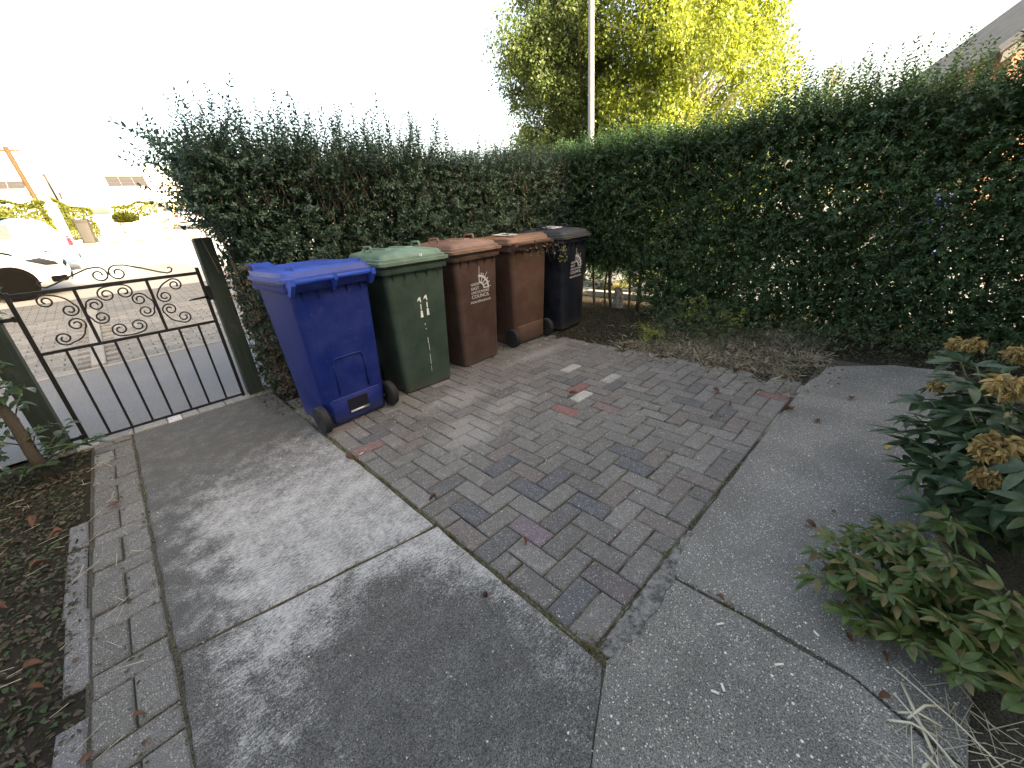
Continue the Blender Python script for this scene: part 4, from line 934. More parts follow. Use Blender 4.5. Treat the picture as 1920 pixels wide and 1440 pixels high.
# bungalows up the hill, washed out by the sun
def bungalow(x0, x1, y0, base, eave_h, label, panels, chim=None):
    e = empty('bungalow', ((x0+x1)/2, y0, base), 0, label, 'house', 'bungalows across the street'); hw_ = (x1-x0)/2; dp = 7.0; rg = eave_h+2.4
    MB().add([(-hw_, 0, -.6), (hw_, 0, -.6), (hw_, dp, -.6), (-hw_, dp, -.6), (-hw_, 0, eave_h), (hw_, 0, eave_h), (hw_, dp, eave_h), (-hw_, dp, eave_h), (-hw_, dp/2, rg-.1), (hw_, dp/2, rg-.1)], [(0, 1, 5, 4), (1, 2, 6, 9, 5), (2, 3, 7, 6), (3, 0, 4, 8, 7)]).build('wall', M['white_wall'], e)
    r = MB().add(*slope_slab((-hw_-.25, -.4, eave_h-.12), (hw_+.25, -.4, eave_h-.12), (hw_+.25, dp/2, rg), (-hw_-.25, dp/2, rg), .08)).add(*slope_slab((hw_+.25, dp+.4, eave_h-.12), (-hw_-.25, dp+.4, eave_h-.12), (-hw_-.25, dp/2, rg), (hw_+.25, dp/2, rg), .08)).build('roof', M['pale_roof'], e)
    MB().box((0, -.44, eave_h-.13), (2*hw_+.4, .1, .09)).build('gutter', M['trim'], e)
    for gx, gw in ((-hw_*.3, 1.4), (hw_*.35, .9)): MB().box((gx, -.495, eave_h-.12), (gw, .02, .05)).build('gutter_dark_length', M['gutter'], e)  # black lengths of the eaves gutter on the front of the white one
    sl = math.atan2(rg-eave_h+.12, dp/2+.4)
    for (px, rows, cols, up) in panels:
        for i in range(rows):
            for j in range(cols):
                o = MB().box((0, 0, .03), (.98, .62, .04), 0, .008).build('solar_panel', M['solar'], r); s0 = up+i*.66
                o.location = (px+j*1.0, -.4+s0*math.cos(sl), eave_h-.12+.09+s0*math.sin(sl)); o.rotation_euler = (sl, 0, 0)
    for wx in (-hw_*.55, hw_*.5):
        wi = MB().box((wx, -.02, 1.5), (1.8, .05, 1.2), 0, .01).build('window', M['trim'], e); MB().box((wx, -.05, 1.5), (1.5, .02, .95)).build('pane', M['glass'], wi)
bungalow(-.7, 8.3, 57.2, gz(58), 3.15, 'white rendered bungalow with one solar array of three rows on its roof', [(-.55, 3, 3, .9)])
bungalow(-14, -1.8, 56.4, gz(57), 3.1, 'white rendered bungalow with a two row solar array beside the telegraph pole', [(1.75, 2, 4, .75)])
bungalow(9.6, 21, 60, gz(61), 3.1, 'white rendered bungalow without panels hidden behind the hedge corner', [])

# ------------------------------------------------------------------ lamp post, telegraph poles
lp = empty('lamp_post', (8.78, 6.16, -.02), 0, 'tall grey galvanised lamp post standing in front of the tree', 'lamp post')
MB().lathe([(0, .085), (1.2, .085), (1.25, .075), (8.0, .052)], (0, 0, 0), 'z', 20).build('column', M['galv'], lp, True)
MB().tube([(0, 0, 8.0), (-.1, .2, 8.25), (-.3, .7, 8.35)], .03, 8).build('arm', M['galv'], lp, True); MB().loft([rrect(.16, .5, .07, 8.3, .9, -.35), rrect(.2, .55, .08, 8.36, .9, -.35), rrect(.12, .4, .05, 8.44, .9, -.35)]).build('lantern', M['galv'], lp, True)
MB().box((0, -.086, .55), (.09, .02, .5), 0, .004).build('service_door', M['galv'], lp)
M['pole_wood'] = mat_bark('telegraph pole wood', (.028, .017, .010), (.07, .045, .025), 3); M['car_rubber'] = simple('car tyre', (.004, .004, .004), .9, 0, .3, 60, spec=.1)  # tyre near black: shade over the lower car is put into its colour
def pole(x, y, h, r, lean, label):
    e = empty('telegraph_pole', (x, y, gz(y)-.1), 0, label, 'pole', 'telegraph poles')
    MB().tube([(lean[0]*t_, lean[1]*t_, h*t_) for t_ in (0, .35, .7, 1)], [r, r*.93, r*.85, r*.78], 12).build('shaft', M['pole_wood'], e, True)
    MB().box((lean[0]*.97, lean[1]*.97, h*.965), (.9, .08, .08), 0, .005).build('crossarm', M['pole_wood'], e)
    MB().lathe([(0, .03), (.05, .045), (.1, .03)], (lean[0]*.97+.3, lean[1]*.97, h*.965+.04), 'z', 8).build('insulator', M['trim'], e)
pole(-1.36, 36.0, 4.9, .13, (-.34, 0), 'leaning brown telegraph pole rising from the yellow green hedge')
pole(-1.05, 64, 5.0, .09, (-.3, 0), 'thin far telegraph pole behind the bungalow roofs')

# ------------------------------------------------------------------ trees
def tree(name, loc, H, trunk_r, clumps, leaf, ml, mb_, label, seed, leaf_n, group='trees beyond the hedge', size=None):
    e = empty(name, loc, 0, label, 'tree', group); q = random.Random(seed)
    tr = MB(); pts = []; rs = []; topz = H*.9
    for k in range(8):
        t_ = k/7; pts.append((.25*math.sin(t_*3+seed), .25*math.cos(t_*2.5+seed)-.25, topz*t_)); rs.append(trunk_r*(1-.8*t_)+.015)
    T = tr.tube(pts, rs, 10).build('trunk', mb_, e, True)
    Ps, As, Ns, Ls = [], [], [], []
    for (cx, cy, cz, r) in clumps:
        # a limb to each clump
        t_ = min(.92, max(.15, (cz-r*.8)/topz*.8)); k0 = t_*7; i = int(k0); base = Vector(pts[i]).lerp(Vector(pts[min(7, i+1)]), k0-i); tip = Vector((cx, cy, cz))
        mid = base.lerp(tip, .55)+Vector((q.uniform(-.2, .2), q.uniform(-.2, .2), q.uniform(.0, .4)))
        MB().tube([base, mid, tip], [trunk_r*.28+.01, trunk_r*.16+.008, .008], 6).build('limb', mb_, T, True)
        n = int(leaf_n*r*r); dirs = unit(rng.normal(size=(n, 3))); rad = r*rng.uniform(.35, 1.08, (n, 1))**.6*(1+.28*np.sin(dirs[:, :1]*5+seed)*np.cos(dirs[:, 1:2]*6+cx))
        # leaves hang in sprays
        ns = max(4, n//14); sp = dirs[:ns]*rad[:ns]; idx = rng.integers(0, ns, n); P = sp[idx]+rng.normal(scale=.13*r**.5, size=(n, 3))*np.array([1, 1, 1.2]); P[:, 2] -= np.abs(rng.normal(scale=.1, size=n))
        Ps.append(P+np.array([cx, cy, cz])); a = rng.normal(size=(n, 3)); a[:, 2] -= .9; As.append(a); Ns.append(rng.normal(size=(n, 3))+np.array([.1, -.5, .5])); Ls.append(leaf*rng.uniform(.6, 1.3, n))
    v, f = leaf_quads(np.concatenate(Ps), np.concatenate(As), np.concatenate(Ns), np.concatenate(Ls), np.concatenate(Ls)*.72)
    o = link('crown', raw_mesh('crown', v, f), ml, e); o['kind'] = 'stuff'
    return e
def crown(rx, ry, z0, z1, n, seed, rmin=.5, rmax=1.0, taper=1.0):
    q = random.Random(seed); out = []
    while len(out) < n:
        x, y, t_ = q.uniform(-1, 1), q.uniform(-1, 1), q.random()
        env = math.sin(math.pi*min(1, .25+.68*t_))**.5*q.uniform(.75, 1.15)
        if x*x+y*y > 1 or x*x+y*y < .12*q.random(): continue
        out.append((x*rx*env, y*ry*env, z0+(z1-z0)*t_, q.uniform(rmin, rmax)))
    return out
# the big sunlit birch and, left of it, a darker tree
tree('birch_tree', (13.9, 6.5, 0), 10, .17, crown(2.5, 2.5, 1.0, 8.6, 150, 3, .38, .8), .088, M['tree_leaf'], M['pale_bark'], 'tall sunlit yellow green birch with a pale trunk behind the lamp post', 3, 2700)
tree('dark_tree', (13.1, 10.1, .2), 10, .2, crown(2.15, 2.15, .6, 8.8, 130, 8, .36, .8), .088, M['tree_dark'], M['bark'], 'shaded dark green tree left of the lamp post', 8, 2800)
tree('garden_tree', (29.5, 6.2, 0), 7.2, .14, crown(1.3, 1.3, 3.0, 7.0, 22, 14, .4, .7), .10, M['far_leaf'], M['bark'], 'small yellow green tree beside the neighbour house roof', 14, 520)

# far hedges, shrubs, planters
def far_hedge(name, x0, x1, y0, y1, h0, h1, mat, label, n, leaf=.10, cat='hedge', group='sunlit hedges across the street'):
    cx, cy = (x0+x1)/2, (y0+y1)/2; e = empty(name, (cx, cy, gz(cy)), 0, label, cat, group)
    x = rng.uniform(x0, x1, n); u_ = (x-x0)/(x1-x0); h = h0+(h1-h0)*u_; y_ = rng.uniform(y0, y1, n); z = h*rng.uniform(0, 1, n)**.8*(1+.08*np.sin(x*3)); sgn = rng.integers(0, 3, n)
    y_ = np.where(sgn == 0, y0+.1*np.sin(z*4+x*3), y_); z = np.where(sgn == 1, h*(1+.06*np.sin(x*4)), z)
    P = np.stack([x-cx, y_-cy, z], 1); A = rng.normal(size=(n, 3)); N = rng.normal(size=(n, 3))+np.array([0, -.6, .5]); L = leaf*rng.uniform(.6, 1.4, n)
    v, f = leaf_geo(P, A, N, L, L*.7, .15, .1); o = link('foliage', raw_mesh('foliage', v, f), mat, e); o['kind'] = 'stuff'
    q = random.Random(n)
    for k in range(max(2, int(x1-x0))): MB().tube([(x0-cx+(k+.5)*(x1-x0)/max(2, int(x1-x0)), 0, -.05), (x0-cx+(k+.6)*(x1-x0)/max(2, int(x1-x0)), 0, h0*.7)], [.04, .02], 6).build('stem', M['stem'], e)
    return e
far_hedge('far_hedge', -5.2, -1.25, 35.2, 36.6, 2.2, 2.0, M['far_leaf'], 'bushy yellow green hedge around the telegraph pole', 11000)
far_hedge('far_hedge', -.9, .5, 36.5, 37.3, 2.2, 1.5, M['far_leaf'], 'short yellow green hedge beside the white gate pier', 3600)
far_hedge('far_hedge', 1.9, 4.6, 46.5, 47.5, 1.6, 2.1, M['far_leaf'], 'yellow green hedge behind the potted grass', 6000)
far_hedge('far_hedge', 5.4, 6.6, 44.5, 45.5, 1.9, 2.2, M['far_leaf'], 'green shrub beside the silver car', 3000, cat='shrub')
far_hedge('far_hedge', 4.2, 5.2, 43.4, 43.8, .5, .8, M['far_leaf'], 'low shrubs along the far drive edge', 700, .07, cat='shrub')
gp = MB().box((0, 0, .95), (.45, .45, 1.9), 0, .02); gp.box((0, 0, 1.96), (.56, .56, .12), 0, .03); o = gp.build('gate_pier', M['white_wall']); o.location = (-1.05, 36.3, gz(36.3)); tag(o, 'white gate pier between the yellow green hedges', 'pier')
gw = MB().box((0, 0, .4), (3.2, .25, .9), 0, .02); gw.box((0, 0, .88), (3.3, .32, .07), 0, .01); o = gw.build('garden_wall', M['white_wall']); o.location = (3.6, 45.6, gz(45.6)); tag(o, 'low white garden wall behind the potted grass', 'wall')
# potted ornamental grass
pt = empty('potted_grass', (2.15, 41.4, gz(41.4)), 0, 'bushy ornamental grass in a dark square planter on the far drive', 'plant')
MB().loft([rrect(.62, .62, .04, 0), rrect(.75, .75, .04, .6), rrect(.8, .8, .04, .62), rrect(.8, .8, .04, .68)]).build('planter', simple('weathered planter', (.12, .11, .10), .8), pt)
n = 900; a = rng.uniform(0, 6.28, n); D = np.stack([np.cos(a)*.8, np.sin(a)*.8, rng.uniform(.35, 1.3, n)], 1); P = np.zeros((n, 3)); P[:, 2] = .66; v, f = leaf_geo(P, D, rng.normal(size=(n, 3))+np.array([0, 0, 1]), rng.uniform(.5, .95, n), np.full(n, .035), .1, .35)
o = link('foliage', raw_mesh('foliage', v, f), M['far_leaf'], pt); o['kind'] = 'stuff'
for (x, y, lab) in ((1.55, 41.0, 'small dark planter box left of the potted grass'), (2.9, 41.6, 'small grey planter box right of the potted grass')):
    b_ = MB().loft([rrect(.36, .36, .03, 0), rrect(.42, .42, .03, .5), rrect(.45, .45, .03, .55)]); o = b_.build('planter_box', M['mortar']); o.location = (x, y, gz(y)); tag(o, lab, 'planter', 'planters on the far drive')
make_bin((-.12, 32.4, gz(32.4)+.02), R(-6), simple('sun faded black bin plastic', (.016, .015, .013), .6), simple('sun faded black lid plastic', (.012, .011, .010), .6), 'sun faded black wheeled bin at the kerb across the street', 'wheeled bins beyond the yard', arch=False)

# ------------------------------------------------------------------ cars
def paint(name, col):
    t = NT(name); t.b.inputs['Coat Weight'].default_value = .6; t.b.inputs['Coat Roughness'].default_value = .05; return t.fin(col, .35, 0, .5)
M['car_white'] = paint('white car paint', (.62, .64, .66)); M['car_blue'] = paint('pale blue car paint', (.06, .22, .36)); M['car_silver'] = paint('silver car paint', (.55, .55, .56))
M['lamp_glass'] = NT('headlamp glass').fin((.025, .03, .04), .12, .0, .4); M['red_lamp'] = NT('red lamp glass').fin((.55, .02, .03), .15, 0, .5); M['car_black'] = simple('black car trim', (.004, .004, .005), .8, spec=.1); M['alloy'] = simple('alloy wheel', (.02, .02, .021), .6, .2)  # car trim and alloy darkened, carrying the lower car's shade in their colour
def make_car(loc, rz, paintm, label, L=4.25, Wd=1.78, Ht=1.52):
    """x forward, origin on the ground under the middle"""
    e = empty('parked_car', loc, rz, label, 'car', 'cars parked in the street'); h = L/2; w = Wd/2
    # station: x, belt/deck height, half width factor, roof height or None
    st = [(-h, .62, .80, None), (-h+.05, .86, .88, None), (-h+.14, .96, .94, None), (-h+.22, 1.0, .97, 1.10), (-h+.48, 1.0, 1.0, Ht-.09), (-h+.9, .99, 1.0, Ht-.01), (-.2, .97, 1.0, Ht), (.35, .95, 1.0, Ht-.03), (.62, .94, 1.0, Ht-.09), (1.12, .945, .995, 1.10), (h-.72, .93, .985, None), (h-.42, .87, .96, None), (h-.18, .76, .90, None), (h-.05, .62, .80, None), (h, .50, .70, None)]
    def sec(x, bz, k, rf):
        ww = w*k; zs_ = .20 if abs(x) < h-.3 else .26
        r_ = rf if rf else bz+.02; t_ = min(1, max(0, (r_-bz)/.5)); wt = ww*(.90-.20*t_)
        half = [(0, zs_), (ww*.86, zs_), (ww*.975, zs_+.10), (ww, .50*bz+.05), (ww*.985, bz-.07), (ww*.95, bz), (wt+.02*(1-t_), r_-.07*t_-.005), (wt*.86, r_), (0, r_+.015)]
        return [(x, y, z) for y, z in half]+[(x, -y, z) for y, z in half[-2:0:-1]]
    rings = [sec(*s) for s in st]; b = MB().loft(rings); b.build('body', paintm, e, True, ang=R(50))
    def interp(x):
        for i in range(len(st)-1):
            if st[i][0] <= x <= st[i+1][0]:
                a, b2 = st[i], st[i+1]; t_ = (x-a[0])/(b2[0]-a[0]); ra = a[3] or a[1]+.02; rb_ = b2[3] or b2[1]+.02
                return sec(x, a[1]+(b2[1]-a[1])*t_, a[2]+(b2[2]-a[2])*t_, ra+(rb_-ra)*t_)
    for s in (1, -1):
        for (xa, xb) in ((-.98, -.16), (-.10, .62), (.68, .98)):
            V = []; N = 5
            for i in range(N+1):
                q = interp(xa+(xb-xa)*i/N); p0, p1 = Vector(q[5]), Vector(q[6]); 
                for t_ in (.10, .90):
                    p = p0.lerp(p1, t_); V.append((p.x, s*(p.y+.006), p.z))
            MB().add(V, [(2*i, 2*i+2, 2*i+3, 2*i+1) for i in range(N)]).build('side_window', M['cglass'], e)
    for nm, xa, xb in (('windscreen', .66, 1.08), ('rear_window', -h+.26, -h+.45)):
        V = []
        for x in (xa, xb):
            q = interp(x); p = Vector(q[7]); V += [(x+(.008 if nm[0] == 'w' else -.012), p.y*.96, p.z+.01), (x+(.008 if nm[0] == 'w' else -.012), -p.y*.96, p.z+.01)]
        MB().add(V, [(0, 1, 3, 2)]).build(nm, M['cglass'], e)
    for x in (h-.88, -h+.80):
        for s in (1, -1):
            yy = s*(w-.075); T = MB().lathe([(-.10, .2), (-.10, .29), (-.07, .315), (.07, .315), (.10, .29), (.10, .2)], (x, yy+s*.005, .315), 'y', 28).build('wheel', M['car_rubber'], e, True, ang=R(35))
            hb = MB().lathe([(s*.07, .215), (s*.085, .2), (s*.06, .17), (s*.06, .05), (s*.09, .03)], (x, yy+s*.012, .315), 'y', 24)
            for k in range(5):
                a = k*1.2566; hb.box((x+.12*math.cos(a), yy+s*.088, .315+.12*math.sin(a)), (.05, .02, .05))
            hb.build('rim', M['alloy'], T, True, ang=R(35))
            MB().lathe([(-.004, .365), (.004, .37)], (x, s*(w+.006), .33), 'y', 28).build('wheel_arch_shade', M['car_black'], e)  # dark disc on the body paints the shade inside the arch
    for s in (1, -1):
        V = []
        for (x, z, o_) in ((h-.60, .80, .99), (h-.34, .83, .97), (h-.14, .72, .875), (h-.10, .645, .83), (h-.30, .665, .945)): V.append((x, s*w*o_+s*.012, z))
        c = Vector((sum(v[0] for v in V)/5, sum(v[1] for v in V)/5+s*.02, sum(v[2] for v in V)/5)); MB().add(V+[tuple(c)], [(0, 1, 5), (1, 2, 5), (2, 3, 5), (3, 4, 5), (4, 0, 5)]).build('headlight', M['lamp_glass'], e)
        MB().box((-h+.06, s*w*.80, .86), (.10, .24, .22), 0, .03).build('tail_light', M['red_lamp'], e)
        MB().loft([rrect(.10, .20, .03, .98, s*(w+.08), .72), rrect(.14, .22, .04, 1.05, s*(w+.08), .72), rrect(.08, .18, .03, 1.12, s*(w+.08), .72)]).build('wing_mirror', paintm, e, True)
    MB().box((h-.035, 0, .60), (.06, .95, .10), 0, .02).build('grille', M['car_black'], e); MB().box((h-.06, 0, .36), (.16, 1.25, .13), 0, .03).build('bumper_intake', M['car_black'], e); MB().box((-h+.02, 0, .42), (.10, 1.4, .10), 0, .02).build('rear_bumper_trim', M['car_black'], e)
    MB().box((h+.004, 0, .47), (.02, .52, .11), 0, .004).build('number_plate', M['trim'], e); MB().box((-h-.01, 0, .70), (.04, .52, .11), 0, .004).build('number_plate', M['trim'], e)
    for s in (1, -1): MB().box((h-.2, s*(w*.86), .36), (.26, .10, .12), .0-s*.5, .02).build('fog_lamp_recess', M['car_black'], e)
    return e
sl = math.atan(.062)
c = make_car((-2.75, 14.55, gz(14.55)), R(1), M['car_white'], 'white hatchback parked nearest the gate', Ht=1.55); c.rotation_euler[0] = sl
c = make_car((-2.60, 19.3, gz(19.3)), R(180+2), M['car_blue'], 'pale blue hatchback parked behind the white car', Ht=1.55); c.rotation_euler[0] = -sl
c = make_car((6.6, 41.6, gz(41.6)), R(60), M['car_silver'], 'silver hatchback showing a red tail light beyond the hedge end', Ht=1.5)
# ------------------------------------------------------------------ peony, shrub, flowers
def leaflet(L, W, n=5, fold=.16, curl=.25):
    V = []; F = []
    for i in range(n+1):
        t_ = i/n; w = W*math.sin(math.pi*min(1, t_*.93+.035))**.85*(1-.25*t_); z = -curl*L*t_*t_
        if i == n: w = .0008
        V += [(L*t_, w/2, z+fold*w), (L*t_, 0, z), (L*t_, -w/2, z+fold*w)]
    for i in range(n):
        a = i*3; F += [(a, a+1, a+4, a+3), (a+1, a+2, a+5, a+4)]
    return V, F
def compound(seed, L=.10, W=.034, k=5, petiole=.05):
    q = random.Random(seed); mb = MB(); mb.tube([(0, 0, 0), (petiole*.5, 0, .006), (petiole, 0, .004)], .0016, 4)
    angs = {3: (-48, 0, 48), 5: (-72, -34, 0, 34, 72)}[k]
    for i, a in enumerate(angs):
        V, F = leaflet(L*q.uniform(.8, 1.08)*(1 if a == 0 else .9), W*q.uniform(.85, 1.2), 5, .16, q.uniform(.1, .35)); r = R(a+q.uniform(-9, 9)); tl = q.uniform(-.15, .2); ro = q.uniform(-.35, .35)
        m = Matrix.Translation((petiole-abs(a)/90*.012, 0, .004)) @ Matrix.Rotation(r, 4, 'Z') @ Matrix.Rotation(tl, 4, 'Y') @ Matrix.Rotation(ro, 4, 'X')
        mb.add([tuple(m @ Vector(v)) for v in V], F)
    me = raw_mesh('leaf', mb.v, mb.f, True); return me
PL = [compound(s, .105, .036, 5 if s % 3 else 3) for s in range(7)]; PY = [compound(20+s, .085, .030, 5 if s % 2 else 3, .03) for s in range(6)]
for m in PL: m.materials.append(M['peony'])
for m in PY: m.materials.append(M['peony_y'])
def add_leaf(me, parent, p, az, el, roll, s):
    o = bpy.data.objects.new('leaf', me); COL.objects.link(o); o.parent = parent; o.location = p; o.rotation_euler = (roll, -el, az); o.scale = (s,)*3; return o
def peony(loc, stems, label, leaves, nleaf, group, seed, lm=(.75, 1.15), top=.08):
    e = empty('peony_bush', loc, 0, label, 'plant', group); q = random.Random(seed); cnt_ = 0
    for (dx, dy, h) in stems:
        pts = [(dx*.15, dy*.15, -.03), (dx*.4, dy*.4, h*.45), (dx*.8, dy*.8, h*.8), (dx, dy, h)]; MB().tube(pts, [.006, .005, .004, .003], 6).build('stem', M['green_stem'], e, True)
        for k in range(nleaf):
            t_ = .22+.78*(k+q.random()*.6)/nleaf; i = min(2, int(t_*3)); p = Vector(pts[i]).lerp(Vector(pts[i+1]), min(1, t_*3-i)); az = k*2.4+q.uniform(-.4, .4)+dx*7
            add_leaf(leaves[q.randrange(len(leaves))], e, p, az, q.uniform(-.35, .5), q.uniform(-.4, .4), q.uniform(*lm)); cnt_ += 1
    return e
PE = (2.38, -.52, 0)
stems = [(.10, .35, .66), (.0, .31, .68), (-.28, .24, .64), (.0, .40, .50), (-.40, .21, .44), (-.5, .22, .38), (.20, .20, .62), (-.15, .30, .55), (-.2, .05, .7), (.1, .0, .74), (-.35, .0, .62), (-.05, .44, .33), (-.22, .42, .28), (.15, .43, .36), (-.45, .30, .25), (-.6, .1, .45), (.3, .30, .42), (-.32, .36, .40), (.0, .2, .6), (-.1, .38, .42), (-.3, .30, .5), (.22, .36, .5), (-.48, .12, .54), (.05, .34, .58)]
pe = peony(PE, stems, 'dark green peony bush with withered brown flower heads beside the aggregate path', PL, 12, None, 5, (.85, 1.25))
PY0 = (1.62, -.36, 0)
st2 = [(-.17, .42, .12), (-.12, .33, .17), (-.2, .25, .20), (-.06, .38, .20), (.02, .30, .24), (-.1, .2, .25), (-.24, .1, .22), (.1, .36, .17), (.08, .2, .28), (-.02, .12, .3), (-.2, .0, .26), (-.34, .06, .16), (-.3, .18, .13), (.16, .28, .22), (.2, .12, .3), (-.1, .0, .3), (-.36, -.06, .2), (-.02, .42, .1), (-.26, .3, .08)]
py = peony(PY0, st2, 'low yellowing green peony foliage spilling onto the aggregate path', PY, 15, None, 9, (.6, .95))
PR0 = (1.55, -.85, 0)
peony(PR0, [(q_*.12-.3, .25-.1*(q_ % 3), .3+.05*(q_ % 4)) for q_ in range(10)], 'dark leafy peony foliage at the edge of the bed behind the yellowing plant', PL, 14, None, 12, (.7, 1.0))
# withered flower heads
def flower(p, s, parent, seed, mat):
    q = np.random.default_rng(seed); n = 220; d = unit(q.normal(size=(n, 3))); d[:, 2] = d[:, 2]*.65; P = d*s*q.uniform(.2, .75, (n, 1)); A = d*.7+np.array([0, 0, -.65])+q.normal(scale=.35, size=(n, 3)); v, f = leaf_geo(P, A, d+q.normal(scale=.5, size=(n, 3)), s*q.uniform(.35, .75, n), s*q.uniform(.12, .34, n), .45, .4)
    o = link('flower_head', raw_mesh('flower_head', v, f, True), mat, parent); o.location = Vector(p)-Vector(parent.location); return o
for k, (p, s) in enumerate((((2.48, -.15, .735), .034), ((2.40, -.18, .765), .030), ((2.10, -.285, .715), .052), ((2.39, -.125, .565), .028), ((2.02, -.31, .52), .058), ((1.96, -.275, .515), .04), ((1.89, -.285, .45), .038), ((2.58, -.33, .70), .04))):
    flower(p, s*1.25, pe, k, M['petal'])
pt_ = link('petal', raw_mesh('petal', *leaflet(.075, .045, 5, .4, .35), True), simple('pale withered petal', (.62, .60, .54), .7), pe); pt_.location = Vector((2.44, -.17, .755))-Vector(PE); pt_.rotation_euler = (.3, .35, -1.2)
fl = flower((1.66, -.215, .19), .02, py, 30, M['petal'])
# dead stalks on the bed edge
for k, (a, b, r) in enumerate((((1.28, -.215, .02), (1.12, -.29, .012), .0042), ((1.22, -.20, .03), (1.02, -.42, .02), .0026), ((1.17, -.235, .025), (1.26, -.30, .04), .0034), ((1.10, -.26, .03), (1.00, -.40, .02), .003), ((1.09, -.285, .02), (1.02, -.27, .012), .004), ((1.04, -.31, .02), (.99, -.285, .012), .004), ((1.30, -.19, .04), (1.16, -.44, .03), .0022), ((1.14, -.20, .012), (1.16, -.29, .03), .0034), ((1.18, -.215, .012), (1.2, -.30, .03), .003))):
    a, b = Vector(a), Vector(b); m = (a+b)/2+Vector((.004*(k % 3), .006, .012)); o = MB().tube([a-a, m-a, b-a], r, 6).build('dead_stalk', M['straw'], None, True); o.location = a
    tag(o, 'pale dead stalk lying at the edge of the flower bed', 'stalk', 'dead stalks at the bed edge')
n = 90; P = np.stack([rng.uniform(.98, 1.35, n), rng.uniform(-.5, -.24, n), np.full(n, .0)], 1); a = rng.uniform(0, 6.28, n); D = np.stack([np.cos(a), np.sin(a), rng.uniform(0, .3, n)], 1); twigs('straw_litter', P, P+D*rng.uniform(.03, .14, (n, 1)), .0016, .001, M['straw'], None, (0, 0, 0))

# broad-leaved shrub at the gate
SH = (-.73, 3.86, 0)
sh_ = empty('broadleaf_shrub', SH, 0, 'broad leaved shrub with a bare leaning trunk in front of the gate post', 'shrub')
MB().tube([(0, 0, -.06), (-.0, -.03, .2), (.01, -.06, .45), (-.02, -.08, .75), (-.03, -.08, 1.1), (.05, -.1, 1.5)], [.036, .032, .028, .022, .016, .008], 10).build('trunk', M['stem'], sh_, True)
BL = []
for s in range(4):
    q = random.Random(s); me = raw_mesh('leaf', *leaflet(.085, .042+.006*s, 6, .22, .18+.05*s), True); me.materials.append(M['broad']); BL.append(me)
q = random.Random(4); nleaf = 0
br = [((.0, 0, .12), (.22, .12, .30)), ((0, 0, .1), (.30, -.02, .18)), ((0, -.03, .2), (.10, -.06, .36)), ((0, -.02, .25), (-.2, -.1, .4)), ((0, -.05, .4), (.12, .05, .62)), ((0, -.06, .5), (.10, -.16, .70)), ((-.01, -.07, .6), (-.2, .0, .8)), ((-.02, -.08, .8), (.16, -.02, 1.08)), ((-.02, -.08, .95), (.26, -.05, 1.22)), ((0, -.08, 1.1), (.3, -.1, 1.40)), ((.03, -.09, 1.3), (.38, -.1, 1.56)), ((.03, -.09, 1.3), (.3, -.06, 1.52)), ((0, 0, .06), (.12, .2, .14)), ((0, 0, .05), (.05, -.12, .12)), ((0, 0, .08), (-.15, -.1, .15)), ((0, -.02, .2), (.28, .10, .10)), ((0, -.06, .5), (-.25, -.05, .55)), ((-.01, -.07, .6), (.08, -.1, .85))]
for a, b in br:
    a, b = Vector(a), Vector(b); MB().tube([a, a.lerp(b, .5)+Vector((0, 0, .02)), b], [.005, .0035, .002], 5).build('branch', M['green_stem'], sh_, True)
    for k in range(9):
        t_ = .3+.7*k/8; p = a.lerp(b, t_); add_leaf(BL[q.randrange(4)], sh_, p, q.uniform(0, 6.28), q.uniform(-.4, .6), q.uniform(-.5, .5), q.uniform(.6, 1.1))
# undergrowth along the bed behind the shrub (out of the light)
BU = (-1.3, 3.9, 0); bu = empty('garden_shrub', BU, 0, 'dark leafy shrub beyond the gate post at the end of the bed', 'shrub')
n = 420; P = np.stack([rng.normal(-1.3, .25, n), rng.normal(4.0, .3, n), rng.uniform(.05, 1.35, n)], 1); D = rng.normal(scale=.7, size=(n, 3)); D[:, 2] += .4; foliage('foliage', [shoots(P, D, rng.uniform(.1, .25, n), .055, .03)], M['broad'], bu, BU, .55)
for k in range(4): stem(bu, BU, -1.5+.13*k, 3.9+.05*k, 1.2, .014, (.05, 0), 80+k)

# dry vine over the handle of the second brown bin
VN = (3.35, 3.0, 1.0); vn = empty('dry_vine', VN, 0, 'dry brown vine with a few green leaves trailing over the brown bin handle', 'vine')
q = random.Random(3)
for k in range(7):
    x = -.28+.1*k; MB().tube([(x, .02, .06), (x+.04, -.03, .04), (x+.06, -.05, -.02), (x+.05, -.045, -.06-.05*(k % 3))], [.003, .003, .0025, .0015], 5).build('tendril', M['twig'], vn, True)
n = 60; P = np.stack([rng.uniform(-.3, .4, n)+VN[0], rng.normal(-.03, .02, n)+VN[1], rng.uniform(-.04, .06, n)+VN[2]], 1); foliage('dried_foliage', [(P, rng.normal(size=(n, 3)), rng.normal(size=(n, 3)), rng.uniform(.015, .04, n))], M['dry_leaf'], vn, VN, .6)
n = 26; P = np.stack([rng.normal(.36, .03, n)+VN[0], rng.normal(-.03, .02, n)+VN[1], rng.uniform(-.16, .04, n)+VN[2]], 1); foliage('green_foliage', [(P, rng.normal(size=(n, 3)), rng.normal(size=(n, 3)), rng.uniform(.02, .035, n))], M['lime_leaf'], vn, VN, .6)

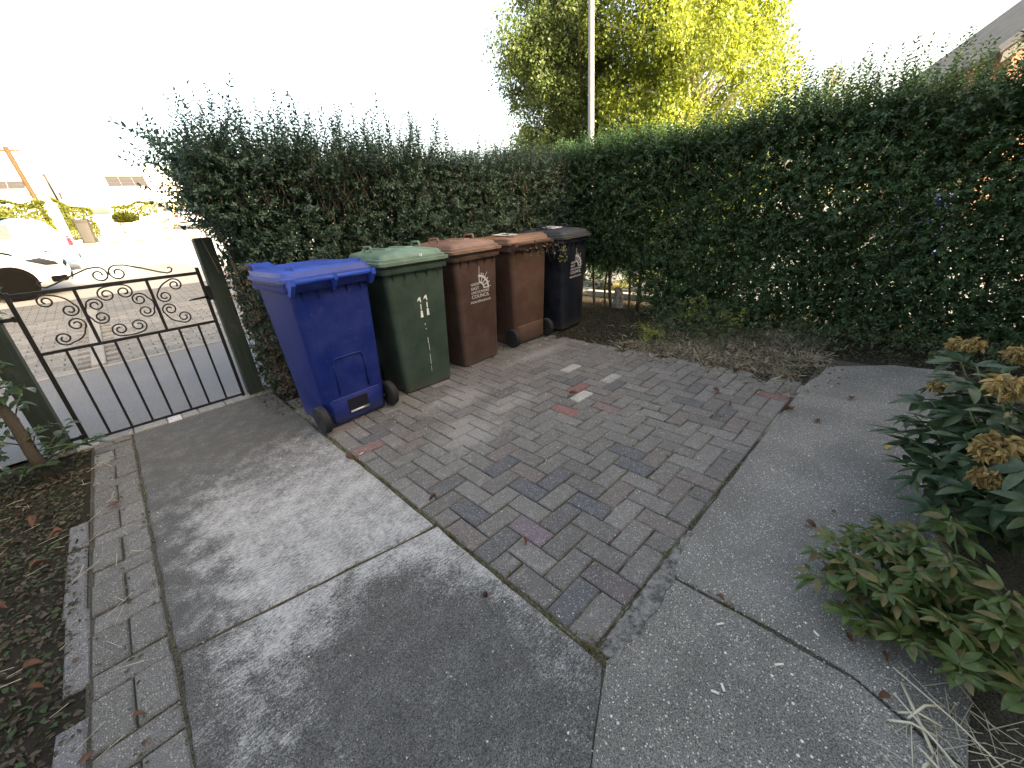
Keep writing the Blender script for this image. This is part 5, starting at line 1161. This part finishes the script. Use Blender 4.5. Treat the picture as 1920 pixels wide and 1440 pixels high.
# ------------------------------------------------------------------ single fallen leaves, chips
FL = []
for s in range(5):
    q = random.Random(50+s); V, F = leaflet(.055, .026+.004*s, 6, .35+.1*s, .2+.08*s); V = [(x, y+.006*math.sin(x*80+s), z+.014+.004*math.sin(x*90+s*2)) for x, y, z in V]; me = raw_mesh('fallen_leaf', V, F, True); FL.append(me)
def bright(me, m):
    k = me.copy(); k.materials.clear(); k.materials.append(m); return k
FB = [bright(m, M['fallen']) for m in FL]; FY = [bright(m, M['fallen_y']) for m in FL]
places = {'on the leafy soil bed': [(-.727, 3.222), (-.666, 2.698), (-.679, 1.983), (-.62, 2.941), (-.658, 1.868), (-.82, 2.5), (-.9, 3.0)], 'on the brick edging': [(-.375, 3.013), (-.406, 1.46), (-.382, 1.323), (-.488, 1.426)],
          'on the near herringbone paving': [(.865, 1.61), (.957, 1.053), (1.181, .718)], 'on the paving beside the red and pale blocks': [(2.328, 1.837)], 'on the paving towards the dry grass': [(2.835, .791), (3.05, 1.0)], 'on the paving in front of the brown bins': [(2.55, 3.0)], 'on the pale concrete path': [(.706, 2.398)],
          'lying across the path crack': [(1.233, .265)], 'on the middle of the aggregate path': [(2.007, .06), (1.871, .145)], 'on the far end of the aggregate path': [(2.914, .283), (2.981, .462), (3.4, .2)], 'beside the yellowing peony foliage': [(1.347, -.097), (1.366, -.162)], 'beside the dead stalks': [(1.194, -.179)], 'at the edge of the dry grass': [(3.519, .962), (3.546, 1.145), (3.581, .573)]}
q = random.Random(9)
for where, pts in places.items():
    for (x, y) in pts:
        o = bpy.data.objects.new('fallen_leaf', FB[q.randrange(5)]); COL.objects.link(o); o.location = (x, y, .004 if x > -.6 else .0); s = q.uniform(.6, .9) if math.hypot(x, y) < 2.2 else q.uniform(1.0, 1.35); o.scale = (s,)*3
        o.rotation_euler = (q.uniform(-.3, .3), q.uniform(-.25, .1), q.uniform(0, 6.28)); tag(o, 'curled brown fallen leaf '+where, 'leaf', 'brown fallen leaves '+where)
for (x, y, lab) in ((1.678, -.019, 'yellow fallen leaf beside the yellowing peony foliage'), (2.846, -.048, 'small yellow fallen leaf alone on the far aggregate path')):
    o = bpy.data.objects.new('fallen_leaf', FY[1]); COL.objects.link(o); o.location = (x, y, .006); o.rotation_euler = (.1, 0, q.uniform(0, 6)); tag(o, lab, 'leaf')
o = bpy.data.objects.new('fallen_berry', rock.__globals__['raw_mesh']('berry', *(lambda m: (m.v, m.f))(MB().lathe([(0, .002), (.004, .009), (.012, .011), (.019, .006), (.021, .001)], (0, 0, 0), 'z', 10)), True)); COL.objects.link(o); o.data.materials.append(simple('dark red berry', (.05, .012, .014), .5)); o.location = (.648, .956, 0); tag(o, 'dark red berry lying on the stained concrete slab', 'berry')
for k, (x, y, L_, rz) in enumerate(((.896, .172, .022, 1.9), (.925, .160, .024, .7), (1.129, .242, .026, 2.5), (1.112, .057, .028, 2.4), (1.305, -.004, .018, 1.0), (.80, 2.38, .03, .1))):
    o = MB().box((0, 0, .0025), (L_, .007, .004), 0, .0008).build('straw_chip', M['chip']); o.location = (x, y, .004); o.rotation_euler = (0, 0, rz); tag(o, 'short pale straw chip lying on the aggregate path' if k < 5 else 'short pale straw chip on the paving by the concrete edge', 'straw', 'straw chips on the path' if k < 5 else None)
